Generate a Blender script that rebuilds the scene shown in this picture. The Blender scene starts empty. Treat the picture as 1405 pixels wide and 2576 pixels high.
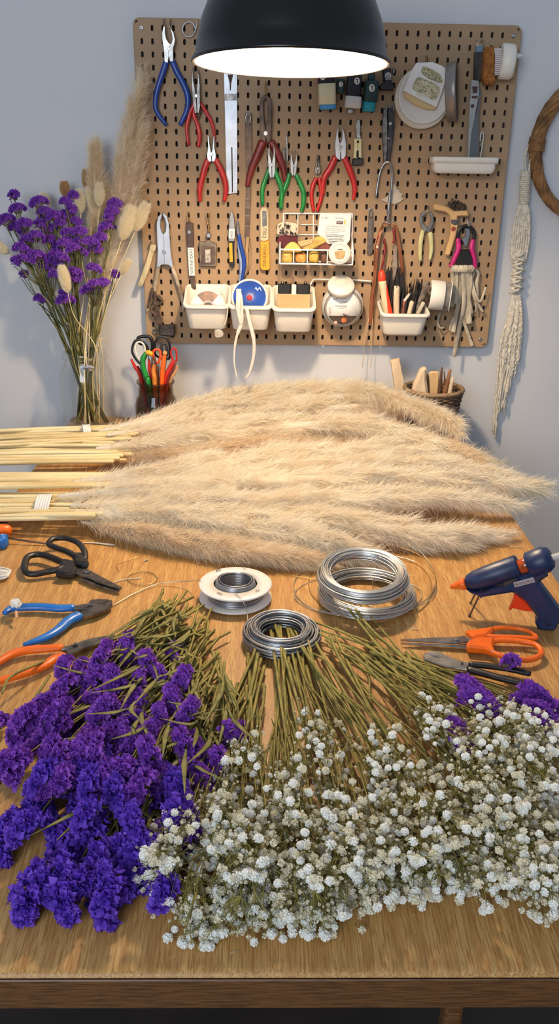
import bpy, math, random
import numpy as np
from mathutils import Vector as V, Matrix
random.seed(7); rng = np.random.default_rng(7)
C = bpy.context.scene.collection
TZ = 0.75                      # table top height
D = 2.0488                     # back wall distance
PI = math.pi
# ------------------------------------------------------------------ camera
FPX, PIT, YAW, ROL = 2131.08, .3949, .022, .0179
F_ = V((math.sin(YAW)*math.cos(PIT), math.cos(YAW)*math.cos(PIT), -math.sin(PIT)))
r0 = V((math.cos(YAW), -math.sin(YAW), 0)); d0 = F_.cross(r0)
R_ = r0*math.cos(ROL)-d0*math.sin(ROL); D_ = d0*math.cos(ROL)+r0*math.sin(ROL)
CAM = V((0, 0, TZ+.6))
cd = bpy.data.cameras.new('camera'); co = bpy.data.objects.new('camera', cd); C.objects.link(co)
cd.sensor_fit = 'VERTICAL'; cd.sensor_height = 36; cd.lens = FPX/2576*36; cd.clip_start = .02
m = Matrix((R_, -D_, -F_)).transposed().to_4x4(); m.translation = CAM; co.matrix_world = m
bpy.context.scene.camera = co
def ray(x, y): return F_+R_*((x-702.5)/FPX)+D_*((y-1288)/FPX)
def zd(p): return (V(p)-CAM).dot(F_)
class Fr:                       # a real plane in the room; sketches are laid out on it
    def __init__(s, p0, n, c=(0, 0, 1)): s.p0, s.n, s.c = V(p0), V(n).normalized(), c
    def crop(s, c): return Fr(s.p0, s.n, c)
    def up(s, h): return Fr(s.p0+s.n*h, s.n, s.c)
    def __call__(s, x, y, h=0):
        c = s.c; r = ray(c[0]+x/c[2], c[1]+y/c[2]); q = s.p0
        t = (q-CAM).dot(s.n)/r.dot(s.n)
        return CAM+r*t+s.n*h
    def m(s, x, y, px): return zd(s(x, y))*px/s.c[2]/FPX      # picture length -> metres there
C1, C2, C3, C4 = (320, 0, 3.5125), (700, 100, 4.39), (960, 50, 3.157), (340, 480, 3.697)
C5, C6, C7, C8 = (680, 500, 5.018), (900, 480, 3.903), (0, 240, 3.5125), (100, 820, 3.5125)
D1, D3, D4, D5 = (940, 860, 3.0215), (0, 1290, 2.81), (460, 1360, 2.129), (980, 1340, 3.306)
BOARD = .026                    # board face stands this far off the wall
def W(off=0, c=(0, 0, 1)): return Fr((0, D-BOARD-off, 0), (0, -1, 0), c)
def T(h=0, c=(0, 0, 1)): return Fr((0, 0, TZ+h), (0, 0, 1), c)
# ------------------------------------------------------------------ mesh builder
class MB:
    def __init__(s): s.v = []; s.f = []; s.sm = []; s.mi = []
    def add(s, vs, fs, smooth=True, mi=0):
        o = len(s.v); s.v += [tuple(v) for v in vs]
        for f in fs: s.f.append(tuple(i+o for i in f)); s.sm.append(smooth); s.mi.append(mi)
        return s
def cr(pts, n=6, closed=False):
    P = [V(p) for p in pts]; k = len(P); out = []
    if k < 3 and not closed: 
        return [P[0].lerp(P[1], i/n) for i in range(n+1)], [i/n for i in range(n+1)]
    par = []
    for i in range(k if closed else k-1):
        if closed: a, b, c, d = P[i-1], P[i], P[(i+1) % k], P[(i+2) % k]
        else:
            b, c = P[i], P[i+1]; a = P[i-1] if i else b*2-c; d = P[i+2] if i+2 < k else c*2-b
        for j in range(n):
            t = j/n; out.append(.5*((2*b)+(c-a)*t+(2*a-5*b+4*c-d)*t*t+(3*b-a-3*c+d)*t**3)); par.append((i+t))
    if not closed: out.append(P[-1]); par.append(k-1)
    return out, par
def tube(mb, pts, r, seg=8, n=5, closed=False, flat=1, up=None, mi=0, smooth_path=True, cap=True):
    """flat: half-thickness along `up` as a share of r"""
    rs = r if isinstance(r, (list, tuple)) else [r]*len(pts)
    if smooth_path and n > 1: Q, par = cr(pts, n, closed)
    else: Q, par = [V(p) for p in pts], list(range(len(pts)))
    if max(par) <= 1 and len(pts) == 2: rr = [rs[0]+(rs[1]-rs[0])*t for t in par]
    else:
        rr = []
        for t in par:
            i = int(t); a = rs[i % len(rs)]; b = rs[(i+1) % len(rs)] if (closed or i+1 < len(rs)) else a; rr.append(a+(b-a)*(t-i))
    N = len(Q); vs = []; fs = []; ref = V(up) if up else None; prev = None
    for i, p in enumerate(Q):
        if closed: t = Q[(i+1) % N]-Q[i-1]
        else: t = Q[min(i+1, N-1)]-Q[max(i-1, 0)]
        if t.length < 1e-9: t = V((0, 0, 1))
        t.normalize()
        if ref is not None: u = ref-t*ref.dot(t)
        elif prev is None:
            a = V((0, 0, 1)) if abs(t.z) < .9 else V((1, 0, 0)); u = a-t*a.dot(t)
        else: u = prev-t*prev.dot(t)
        if u.length < 1e-6: u = t.orthogonal()
        u.normalize(); prev = u; w = t.cross(u)
        for k in range(seg):
            a = 2*PI*k/seg; vs.append(p+w*(math.cos(a)*rr[i])+u*(math.sin(a)*rr[i]*flat))
    for i in range(N if closed else N-1):
        j = (i+1) % N
        for k in range(seg):
            l = (k+1) % seg; fs.append((i*seg+k, i*seg+l, j*seg+l, j*seg+k))
    if not closed and cap:
        for (i, sgn) in ((0, -1), (N-1, 1)):          # rounded ends
            t = (Q[min(i+1, N-1)]-Q[max(i-1, 0)]).normalized()*sgn; o = len(vs)
            base = [vs[i*seg+k] for k in range(seg)]
            for k in range(seg): vs.append(Q[i]+(base[k]-Q[i])*.62+t*rr[i]*min(flat, 1)*.5)
            for k in range(seg):
                l = (k+1) % seg; q = (i*seg+k, o+k, o+l, i*seg+l); fs.append(q if sgn < 0 else q[::-1])
            cap_ = tuple(o+k for k in range(seg)); fs.append(cap_[::-1] if sgn < 0 else cap_)
    mb.add(vs, fs, True, mi); return mb
def extr(mb, F, poly, th, h=0, b=0, mi=0, n=0):
    """poly in picture units of frame F, a solid of thickness th standing h above the plane, chamfer b (m)"""
    if n:
        q, _ = cr([(x, y, 0) for x, y in poly], n, True); poly = [(a.x, a.y) for a in q]
    P = [F(x, y) for x, y in poly]; k = len(P); N = F.n
    area = sum(((P[i]-P[0]).cross(P[(i+1) % k]-P[0])).dot(N) for i in range(k))
    if area < 0: P.reverse()
    ins = []
    for i in range(k):
        e1 = (P[i]-P[i-1]); e2 = (P[(i+1) % k]-P[i])
        if e1.length > 1e-9: e1.normalize()
        if e2.length > 1e-9: e2.normalize()
        t = e1+e2
        if t.length < 1e-6: t = e1
        t.normalize(); ins.append(N.cross(t))
    lv = [[p+N*h for p in P]]
    if b:
        lv = [[p+N*h+i*b for p, i in zip(P, ins)], [p+N*(h+b) for p in P], [p+N*(h+th-b) for p in P], [p+N*(h+th)+i*b for p, i in zip(P, ins)]]
    else: lv.append([p+N*(h+th) for p in P])
    vs = [v for l in lv for v in l]; fs = []
    for j in range(len(lv)-1):
        for i in range(k):
            l = (i+1) % k; fs.append((j*k+i, j*k+l, (j+1)*k+l, (j+1)*k+i))
    fs.append(tuple(range(k))[::-1]); o = (len(lv)-1)*k; fs.append(tuple(range(o, o+k)))
    mb.add(vs, fs, False, mi); return mb
def basis(ax):
    ax = V(ax).normalized(); a = V((0, 0, 1)) if abs(ax.z) < .9 else V((0, 1, 0))
    u = (a-ax*a.dot(ax)).normalized(); return ax, u, ax.cross(u)
def lathe(mb, base, prof, ax=(0, 0, 1), seg=40, mi=0, smooth=True, closed=False, sx=1):
    ax, u, w = basis(ax); base = V(base); vs = []; fs = []; n = len(prof)
    for r, h in prof:
        for k in range(seg):
            a = 2*PI*k/seg; vs.append(base+ax*h+u*(math.cos(a)*r)+w*(math.sin(a)*r*sx))
    for i in range(n-1 if not closed else n):
        j = (i+1) % n
        for k in range(seg):
            l = (k+1) % seg; fs.append((i*seg+k, i*seg+l, j*seg+l, j*seg+k))
    if not closed:
        fs.append(tuple(range(seg))[::-1]); fs.append(tuple(range((n-1)*seg, n*seg)))
    mb.add(vs, fs, smooth, mi); return mb
def disc(mb, F, x, y, rpx, th, h=0, seg=28, b=.0006, mi=0):
    c = F(x, y, h); r = F.m(x, y, rpx); b = min(b, th*.4)
    return lathe(mb, c, [(r-b, 0), (r, b), (r, th-b), (r-b, th)], F.n, seg, mi, False)
def box(mb, c, s, rot=0, b=.001, mi=0, ax=None):
    """bevelled box: centre c, size s, turned by rot about z (or axes ax)"""
    X, Y, Z = ax if ax else (V((math.cos(rot), math.sin(rot), 0)), V((-math.sin(rot), math.cos(rot), 0)), V((0, 0, 1)))
    c = V(c); hx, hy, hz = s[0]/2, s[1]/2, s[2]/2; b = min(b, hx*.6, hy*.6, hz*.6); vs = []
    def ring(z, i): return [(hx-i, hy-i-b, z), (hx-i-b, hy-i, z), (-hx+i+b, hy-i, z), (-hx+i, hy-i-b, z), (-hx+i, -hy+i+b, z), (-hx+i+b, -hy+i, z), (hx-i-b, -hy+i, z), (hx-i, -hy+i+b, z)]
    for z, i in ((-hz, b), (-hz+b, 0), (hz-b, 0), (hz, b)):
        for q in ring(z, i): vs.append(c+X*q[0]+Y*q[1]+Z*q[2])
    fs = [(j*8+k, j*8+(k+1) % 8, (j+1)*8+(k+1) % 8, (j+1)*8+k) for j in range(3) for k in range(8)]
    fs += [tuple(range(8))[::-1], tuple(range(24, 32))]; mb.add(vs, fs, False, mi); return mb
def rr_ring(w, d, r, z, n=5):
    o = []
    for cx, cy, a0 in ((w/2-r, d/2-r, 0), (-w/2+r, d/2-r, 90), (-w/2+r, -d/2+r, 180), (w/2-r, -d/2+r, 270)):
        for i in range(n+1):
            a = math.radians(a0+90*i/n); o.append((cx+r*math.cos(a), cy+r*math.sin(a), z))
    return o
def loft(mb, rings, base=(0, 0, 0), mi=0, smooth=True, mat=None, capa=True, capb=True):
    base = V(base); k = len(rings[0]); vs = [(mat @ V(p) if mat else V(p))+base for r in rings for p in r]; fs = []
    for j in range(len(rings)-1):
        for i in range(k):
            l = (i+1) % k; fs.append((j*k+i, j*k+l, (j+1)*k+l, (j+1)*k+i))
    if capa: fs.append(tuple(range(k))[::-1])
    o = (len(rings)-1)*k
    if capb: fs.append(tuple(range(o, o+k)))
    mb.add(vs, fs, smooth, mi); return mb
def mesh(name, mb, mats, off=V((0, 0, 0))):
    me = bpy.data.meshes.new(name)
    if isinstance(mb, MB):
        me.from_pydata([(x-off.x, y-off.y, z-off.z) for x, y, z in mb.v], [], mb.f)
        me.polygons.foreach_set('use_smooth', mb.sm); me.polygons.foreach_set('material_index', mb.mi)
    for q in (mats if isinstance(mats, (list, tuple)) else [mats]): me.materials.append(q)
    me.update(); return me
class Thing:
    """one thing: parts collected, then linked under an Empty at the thing's base (or as one mesh)"""
    def __init__(s, name, label, cat, group=None, kind=None): s.a = (name, label, cat, group, kind); s.p = []; s.inst = []
    def part(s, name, mb, mat, parent=None, label=None, solo=False):
        s.p.append((name, mb, mat, parent, label)); return len(s.p)-1
    def extra(s, fn): s.inst.append(fn)
    def done(s, loc=None):
        name, label, cat, group, kind = s.a
        arr = [np.array(q[1].v) if isinstance(q[1], MB) else q[1].pts() for q in s.p]
        lo = np.min([a.min(0) for a in arr], 0); hi = np.max([a.max(0) for a in arr], 0)
        L = V(loc) if loc is not None else V(((lo[0]+hi[0])/2, (lo[1]+hi[1])/2, lo[2]))
        if len(s.p) == 1 and not s.inst:
            q = s.p[0]; o = bpy.data.objects.new(name, mesh(name, q[1], q[2], L) if isinstance(q[1], MB) else q[1].mesh(name, q[2], L))
        else: o = bpy.data.objects.new(name, None); o.empty_display_size = .02
        o.location = L; C.objects.link(o); o['label'] = label; o['category'] = cat
        if group: o['group'] = group
        if kind: o['kind'] = kind
        s.o = o; s.parts = []
        if len(s.p) > 1 or s.inst:
            for (pn, mb, mat, par, lab) in s.p:
                c = bpy.data.objects.new(pn, mesh(pn, mb, mat, L) if isinstance(mb, MB) else mb.mesh(pn, mat, L))
                C.objects.link(c); c.parent = s.parts[par] if par is not None else o
                if lab: c['label'] = lab
                s.parts.append(c)
            for fn in s.inst: fn(o, L)
        return o
def struct(name, mb, mat, parent=None):
    o = bpy.data.objects.new(name, mesh(name, mb, mat)); C.objects.link(o); o['kind'] = 'structure'
    if parent: o.parent = parent
    return o
# ------------------------------------------------------------------ materials
def lin(c): return tuple(((x/255)/12.92 if x/255 <= .04045 else ((x/255+.055)/1.055)**2.4) for x in c)+(1,)
_M = {}
def M(name, rgb, rough=.5, metal=0, var=0, scale=30, bump=0, rgb2=None, stretch=(1, 1, 1), coat=0, trans=0, sub=0, bscale=None, bdist=.002):
    if name in _M: return _M[name]
    mt = bpy.data.materials.new(name); mt.use_nodes = True; nt = mt.node_tree; N = nt.nodes; Lk = nt.links
    b = N['Principled BSDF']; b.inputs['Base Color'].default_value = lin(rgb); b.inputs['Roughness'].default_value = rough
    b.inputs['Metallic'].default_value = metal; b.inputs['Coat Weight'].default_value = coat
    tc = N.new('ShaderNodeTexCoord'); mp = N.new('ShaderNodeMapping'); mp.inputs['Scale'].default_value = stretch
    Lk.new(tc.outputs['Object'], mp.inputs[0])
    if var or rgb2:
        nz = N.new('ShaderNodeTexNoise'); nz.inputs['Scale'].default_value = scale; nz.inputs['Detail'].default_value = 6; Lk.new(mp.outputs[0], nz.inputs[0])
        rp = N.new('ShaderNodeValToRGB'); rp.color_ramp.elements[0].position = .35; rp.color_ramp.elements[1].position = .65
        c2 = rgb2 if rgb2 else tuple(max(0, x*(1-var)) for x in rgb)
        rp.color_ramp.elements[0].color = lin(c2); rp.color_ramp.elements[1].color = lin(rgb)
        Lk.new(nz.outputs[0], rp.inputs[0]); Lk.new(rp.outputs[0], b.inputs['Base Color'])
    if bump:
        n2 = N.new('ShaderNodeTexNoise'); n2.inputs['Scale'].default_value = bscale or scale*3; n2.inputs['Detail'].default_value = 4; Lk.new(mp.outputs[0], n2.inputs[0])
        bp = N.new('ShaderNodeBump'); bp.inputs['Strength'].default_value = bump; bp.inputs['Distance'].default_value = bdist
        Lk.new(n2.outputs[0], bp.inputs['Height']); Lk.new(bp.outputs[0], b.inputs['Normal'])
    if trans:                                   # thin, light-passing petals and fibres
        tr = N.new('ShaderNodeBsdfTranslucent'); mx = N.new('ShaderNodeMixShader'); mx.inputs[0].default_value = trans
        src = rp.outputs[0] if (var or rgb2) else None
        if src: Lk.new(src, tr.inputs[0])
        else: tr.inputs[0].default_value = lin(rgb)
        Lk.new(b.outputs[0], mx.inputs[1]); Lk.new(tr.outputs[0], mx.inputs[2]); Lk.new(mx.outputs[0], N['Material Output'].inputs[0])
    _M[name] = mt; return mt
def glass(name, tint, fres=1.45, rough=.02):
    mt = bpy.data.materials.new(name); mt.use_nodes = True; nt = mt.node_tree; N = nt.nodes; Lk = nt.links; N.remove(N['Principled BSDF'])
    t = N.new('ShaderNodeBsdfTransparent'); t.inputs[0].default_value = tint+(1,); g = N.new('ShaderNodeBsdfGlossy'); g.inputs['Roughness'].default_value = rough
    lw = N.new('ShaderNodeLayerWeight'); lw.inputs[0].default_value = .5; pw_ = N.new('ShaderNodeMath'); pw_.operation = 'POWER'; pw_.inputs[1].default_value = 3.5; ad = N.new('ShaderNodeMath'); ad.operation = 'MULTIPLY_ADD'; ad.inputs[1].default_value = .55; ad.inputs[2].default_value = .04
    Lk.new(lw.outputs['Facing'], pw_.inputs[0]); Lk.new(pw_.outputs[0], ad.inputs[0]); mx = N.new('ShaderNodeMixShader')
    Lk.new(ad.outputs[0], mx.inputs[0]); Lk.new(t.outputs[0], mx.inputs[1]); Lk.new(g.outputs[0], mx.inputs[2]); Lk.new(mx.outputs[0], N['Material Output'].inputs[0])
    return mt
def wood(name, c1, c2, c3, axis='y', rough=.42, scale=1):
    mt = bpy.data.materials.new(name); mt.use_nodes = True; nt = mt.node_tree; N = nt.nodes; Lk = nt.links; b = N['Principled BSDF']
    tc = N.new('ShaderNodeTexCoord'); mp = N.new('ShaderNodeMapping'); s = {'y': (1, .045, 1), 'x': (.045, 1, 1), 'z': (1, 1, .045)}[axis]
    mp.inputs['Scale'].default_value = s; Lk.new(tc.outputs['Object'], mp.inputs[0])
    def noise(sc, det, rg=.6, dist=0):
        n = N.new('ShaderNodeTexNoise'); n.inputs['Scale'].default_value = sc*scale; n.inputs['Detail'].default_value = det; n.inputs['Roughness'].default_value = rg
        n.inputs['Distortion'].default_value = dist; Lk.new(mp.outputs[0], n.inputs[0]); return n
    def ramp(src, a, b_, pa, pb):
        r = N.new('ShaderNodeValToRGB'); r.color_ramp.elements[0].position = pa; r.color_ramp.elements[1].position = pb
        r.color_ramp.elements[0].color = a; r.color_ramp.elements[1].color = b_; Lk.new(src, r.inputs[0]); return r
    big = noise(9, 3, .5, .6); r1 = ramp(big.outputs[0], lin(c1), lin(c2), .35, .65)
    fine = noise(620, 3, .7, .3); r2 = ramp(fine.outputs[0], (1, 1, 1, 1), (0, 0, 0, 1), .40, .56)
    mx = N.new('ShaderNodeMixRGB'); Lk.new(r2.outputs[0], mx.inputs[0]); Lk.new(r1.outputs[0], mx.inputs[1]); mx.inputs[2].default_value = lin(c3)
    # cathedral figure
    wv = N.new('ShaderNodeTexWave'); wv.wave_type = 'RINGS'; wv.rings_direction = 'Z'; wv.inputs['Scale'].default_value = 16*scale; wv.inputs['Distortion'].default_value = 5
    wv.inputs['Detail'].default_value = 2; wv.inputs['Detail Scale'].default_value = 1.5; Lk.new(mp.outputs[0], wv.inputs[0])
    r3 = ramp(wv.outputs['Fac'], (0, 0, 0, 1), (.45, .45, .45, 1), .3, .9); m2 = N.new('ShaderNodeMixRGB'); Lk.new(r3.outputs[0], m2.inputs[0])
    Lk.new(mx.outputs[0], m2.inputs[1]); m2.inputs[2].default_value = lin(c3); Lk.new(m2.outputs[0], b.inputs['Base Color'])
    b.inputs['Roughness'].default_value = rough; bp = N.new('ShaderNodeBump'); bp.inputs['Strength'].default_value = .25; bp.inputs['Distance'].default_value = .0006
    Lk.new(fine.outputs[0], bp.inputs['Height']); Lk.new(bp.outputs[0], b.inputs['Normal']); return mt
def emis(name, rgb, s):
    mt = bpy.data.materials.new(name); mt.use_nodes = True; N = mt.node_tree.nodes; b = N['Principled BSDF']
    b.inputs['Emission Color'].default_value = rgb+(1,); b.inputs['Emission Strength'].default_value = s; return mt
oak = wood('oak table top', (192, 149, 88), (203, 162, 100), (160, 112, 58), rough=.5)
oak_edge_shaded = wood('shaded oak edge', (106, 70, 40), (120, 82, 48), (82, 52, 28), 'x')  # oak with the front face's shade put into its darker colour
wallm = M('matte white wall paint', (206, 207, 210), .85, bump=.05, scale=80, bdist=.001)
boardm = M('tan hardboard', (164, 134, 100), .6, var=.06, scale=14, bump=.1, bscale=400, bdist=.0003)
boarddark = M('slot shade and batten brown', (28, 17, 11), .8)  # dark tone standing in for shade behind the slots; battens share it
steel = M('polished steel', (196, 194, 190), .28, 1, var=.25, scale=60)
steeld = M('dark tool steel', (142, 136, 130), .36, 1, var=.35, scale=70, bump=.1)
steelw = M('brushed aluminium', (200, 202, 206), .42, .85, var=.15, scale=25, bump=.05)
nickel = M('satin tool metal', (176, 172, 166), .36, .9, var=.2, scale=50)
rusty = M('worn brown steel', (112, 92, 80), .5, .6, var=.35, scale=50, bump=.2)
brass = M('brass hook', (170, 135, 84), .35, .9)
redp = M('red vinyl grip', (196, 34, 24), .38, var=.12, scale=40, coat=.2)
dkred = M('dark red grip', (128, 34, 24), .4, var=.2, scale=40)
bluep = M('blue vinyl grip', (18, 62, 150), .38, var=.12, scale=40, coat=.15)
blue2 = M('bright blue grip', (24, 104, 186), .36, var=.1, scale=40, coat=.2)
greenp = M('green vinyl grip', (20, 132, 52), .38, var=.15, scale=40, coat=.2)
orangep = M('orange plastic', (238, 106, 14), .38, var=.06, scale=30, coat=.2)
yellowp = M('yellow plastic', (238, 170, 34), .45, var=.08, scale=40)
pinkp = M('magenta grip', (190, 26, 112), .42, var=.12, scale=40)
creamg = M('cream grip', (214, 208, 150), .45, var=.12, scale=40)
blackp = M('black plastic', (22, 21, 22), .42, var=.15, scale=40, bump=.05)
darkp = M('charcoal rubber', (44, 42, 42), .55, var=.2, scale=60)
navy = M('navy gun plastic', (26, 44, 84), .42, var=.18, scale=60, bump=.08, bscale=250, bdist=.0006)
whitep = M('white plastic', (228, 221, 208), .42)
whitep2 = M('matt white enamel', (238, 234, 228), .35, coat=.2)
paper = M('white paper label', (238, 236, 232), .8, var=.04, scale=40)
ink = M('dark printing ink', (40, 36, 36), .7)
inkw = M('white printing ink', (238, 238, 238), .7)
inkb = M('brown printing ink', (76, 48, 40), .7)
inkr = M('red printing ink', (196, 40, 50), .6)
lightwood = M('light carved wood', (222, 180, 122), .6, var=.12, scale=24, stretch=(1, 1, .15), bump=.1)
beech = M('beech block', (220, 182, 130), .6, var=.14, scale=40, stretch=(.2, 1, 1), bump=.1)
drift = M('bleached strip bark', (214, 200, 174), .75, var=.3, scale=60, stretch=(1, 1, .25), bump=.4, bdist=.001)
bark = M('dark twisted bark', (92, 74, 60), .8, rgb2=(40, 30, 26), scale=60, bump=.7)
raffia = M('pale raffia', (226, 208, 164), .7, var=.2, scale=90, stretch=(1, 1, .1), bump=.3)
cotton = M('natural cotton cord', (232, 222, 202), .85, var=.16, scale=160, bump=.5, bdist=.0008)
jute = M('brown paper rope', (150, 108, 60), .7, rgb2=(96, 64, 32), scale=40, bump=.7, bdist=.002)
ropetie = M('rope tie', (142, 100, 58), .7, var=.2, scale=90, bump=.3)
copper = M('copper wire', (200, 132, 94), .35, .9)
coilw = M('galvanised wire', (214, 212, 208), .32, .95)
coild = M('grey annealed wire', (176, 176, 180), .34, .95)
goldw = M('fine brass wire', (206, 170, 106), .3, .9)
ribbon = M('cream ribbon', (244, 238, 226), .5, trans=.3)
stalk = M('dry straw stalk', (234, 218, 172), .6, rgb2=(206, 182, 128), scale=30, stretch=(.15, 1, 1), bump=.2)
fluff = M('cream grass fluff', (254, 247, 231), .75, rgb2=(250, 238, 215), scale=22, trans=.4)
flufft = M('tan grass fluff', (250, 238, 216), .75, rgb2=(242, 224, 194), scale=30, trans=.45)
bunny = M('bunny tail fluff', (253, 245, 222), .8, trans=.45)
bunnyt = M('tan bunny tail fluff', (222, 186, 138), .8, trans=.4)
stemg = M('olive dry stem', (150, 136, 66), .7, rgb2=(104, 100, 44), scale=60, bump=.3)
stemd = M('dark green dry stem', (112, 106, 52), .7, rgb2=(70, 70, 32), scale=60, bump=.3)
leafm = M('dry olive leaf', (156, 148, 84), .7, rgb2=(110, 108, 52), scale=50, trans=.2)
petalp = M('purple papery petal', (170, 100, 214), .7, rgb2=(124, 58, 184), scale=90, trans=.35)
petalc = M('blue violet papery petal', (136, 90, 218), .7, rgb2=(94, 52, 188), scale=90, trans=.35)
calyx = M('dry calyx', (150, 132, 96), .8, rgb2=(98, 88, 56), scale=120)
bloomw = M('white gypsophila petal', (254, 254, 249), .7, trans=.35)
bloomc = M('cream gypsophila petal', (240, 234, 210), .7, trans=.3)
bloomx = M('dried beige gypsophila petal', (214, 202, 156), .7, trans=.25)
clear = glass('clear jar glass', (.985, .99, .985))
brownglass = glass('smoky brown glass', (.62, .52, .42))
milk = M('pale jar contents', (206, 202, 196), .5)
gluestick = M('clear glue stick', (226, 226, 224), .3, trans=.3)
wicker = M('brown wicker', (120, 92, 66), .75, rgb2=(72, 52, 38), scale=80, bump=.6)
wickrim = M('wicker rim', (150, 122, 90), .7, var=.25, scale=60, bump=.4)
# ------------------------------------------------------------------ room
b = MB(); box(b, (0, D+.05, 1.3), (4.4, .1, 2.6), b=.0005); struct('wall_back', b, wallm)
b = MB(); box(b, (0, .2, -.05), (4.4, 3.8, .1), b=.0005); struct('floor', b, M('dark floor boards', (46, 38, 34), .6, var=.2, scale=8))
# table
XL, XR, YF = -.476, .463, .481
t = Thing('work_table', 'oak plank work table covered in dried flowers and tools, pushed against the wall', 'table')
b = MB(); k = []
prof = [(.0035, -.022), (.0006, -.0195), (0, -.016), (0, -.0055), (.0012, -.0022), (.0035, -.0006), (.007, 0)]
rings = [rr_ring(XR-XL-2*i, D-.002-YF-2*i, .006, z, 3) for i, z in prof]
loft(b, rings, ((XL+XR)/2, (YF+D-.002)/2, TZ), smooth=True); t.part('table_top', b, oak)
b = MB(); box(b, ((XL+XR)/2, YF-.0004, TZ-.0125), (XR-XL-.02, .003, .017), b=.001); t.part('front_edging', b, oak_edge_shaded)
b = MB(); box(b, ((XL+XR)/2, YF+.014, TZ-.022-.0105), (XR-XL-.012, .022, .0205), b=.001); t.part('front_apron', b, oak_edge_shaded)
b = MB(); box(b, (XL+.016, (YF+D)/2, TZ-.04), (.022, D-YF-.09, .036), b=.001); t.part('side_apron', b, oak_edge_shaded)
b = MB(); box(b, (XR-.016, (YF+D)/2, TZ-.04), (.022, D-YF-.09, .036), b=.001); t.part('side_apron', b, oak_edge_shaded)
lx = Fr((0, YF+.02, 0), (0, -1, 0))(1143, 2550).x
for x, y, w in ((XL+.035, YF+.05, .05), (XR-.035, YF+.05, .05), (XL+.035, D-.06, .05), (XR-.035, D-.06, .05), (lx, YF+.03, .018)):
    b = MB(); loft(b, [rr_ring(w*.55, w*.55, .004, 0, 2), rr_ring(w*.75, w*.75, .004, .45, 2), rr_ring(w, w, .004, TZ-.0225, 2)], (x, y, 0), smooth=False); t.part('leg', b, oak_edge_shaded)
t.done()
# ------------------------------------------------------------------ pegboard
BX0, BX1, BZ0, BZ1 = -.2791, .5354, TZ+.1901, TZ+.8666
t = Thing('pegboard', 'large tan slotted pegboard screwed to the wall behind the table', 'pegboard')
NC, NR = 36, 27; px0, pdx = -.2615, .02227; pz0, pdz = TZ+.2090, (.8475-.2090)/26
b = MB(); yf = D-BOARD; yb = yf+.005
screwcells = {(0, NR-1), (NC-1, NR-1), (NC-1, 0), (0, 0)}
slot = []
for a in range(7): slot.append((.0026*math.cos(PI*a/6), .0030+.0026*math.sin(PI*a/6)))
slot.append((-.0026, 0))
for a in range(7): slot.append((-.0026*math.cos(PI*a/6), -.0030-.0026*math.sin(PI*a/6)))
slot.append((.0026, 0))
vs = []; fs = []
for i in range(NC):
    for j in range(NR):
        cx, cz = px0+i*pdx, pz0+j*pdz; o = len(b.v)
        x0 = BX0+.006 if i == 0 else cx-pdx/2; x1 = BX1-.006 if i == NC-1 else cx+pdx/2
        z0 = BZ0+.006 if j == 0 else cz-pdz/2; z1 = BZ1-.006 if j == NR-1 else cz+pdz/2
        if (i, j) in screwcells:
            b.add([(x0, yf, z0), (x1, yf, z0), (x1, yf, z1), (x0, yf, z1)], [(0, 1, 2, 3)], False); continue
        out = []
        for (sx, sz) in slot:
            an = math.atan2(sz, sx); tx = (x1-cx) if sx > 0 else (cx-x0); tzz = (z1-cz) if sz > 0 else (cz-z0)
            c_, s_ = math.cos(an), math.sin(an); q = min(tx/max(abs(c_), 1e-6), tzz/max(abs(s_), 1e-6)); out.append((cx+c_*q, cz+s_*q))
        cor = [(x1, z1), (x0, z1), (x0, z0), (x1, z0)]
        pts = [(p[0], yf, p[1]) for p in out]+[(cx+s[0]*1.12, yf, cz+s[1]*1.1) for s in slot]+[(cx+s[0], yf+.0006, cz+s[1]) for s in slot]+[(cx+s[0], yb, cz+s[1]) for s in slot]+[(c[0], yf, c[1]) for c in cor]
        ff = []
        for k in range(16):
            l = (k+1) % 16; ff.append((k, l, 16+l, 16+k)); ff.append((16+k, 16+l, 32+l, 32+k)); ff.append((32+k, 32+l, 48+l, 48+k))
        # corner triangles
        for q, (x, z) in enumerate(cor):
            best = None
            for k in range(16):
                l = (k+1) % 16; a, c2 = out[k], out[l]
                on = (abs(a[0]-x) < 1e-7 and abs(c2[1]-z) < 1e-7) or (abs(a[1]-z) < 1e-7 and abs(c2[0]-x) < 1e-7)
                if on and abs(a[0]-c2[0]) > 1e-7 and abs(a[1]-c2[1]) > 1e-7: best = (k, 64+q, l)
            if best: ff.append(best)
        b.add(pts, ff, False)
# rounded border and edge
def oring(i, y): return [(p[0]+(BX0+BX1)/2, y, p[1]+(BZ0+BZ1)/2) for p in rr_ring(BX1-BX0-2*i, BZ1-BZ0-2*i, max(.014-i, .0005), 0, 6)]
R4 = [oring(.006, yf), oring(.0012, yf), oring(0, yf+.0012), oring(0, yb+.004), oring(.002, yb+.006)]
R4[0] = [(min(max(p[0], BX0+.006), BX1-.006), yf, min(max(p[2], BZ0+.006), BZ1-.006)) for p in R4[0]]
loft(b, R4, smooth=False, capa=False, capb=False); 
kk = len(R4[0]); t.part('panel', b, boardm)
b = MB(); box(b, ((BX0+BX1)/2, yb+.004, (BZ0+BZ1)/2), (BX1-BX0-.03, .003, BZ1-BZ0-.03), b=.0005); t.part('slot_shade_sheet', b, boarddark)  # added dark sheet, so the slots look as deep in shade
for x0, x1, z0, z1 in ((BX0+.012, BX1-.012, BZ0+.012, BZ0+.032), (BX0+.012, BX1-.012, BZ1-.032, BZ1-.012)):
    b = MB(); box(b, ((x0+x1)/2, (yb+.0055+D)/2, (z0+z1)/2), (x1-x0, D-yb-.0065, z1-z0), b=.001); t.part('batten', b, boarddark)
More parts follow.
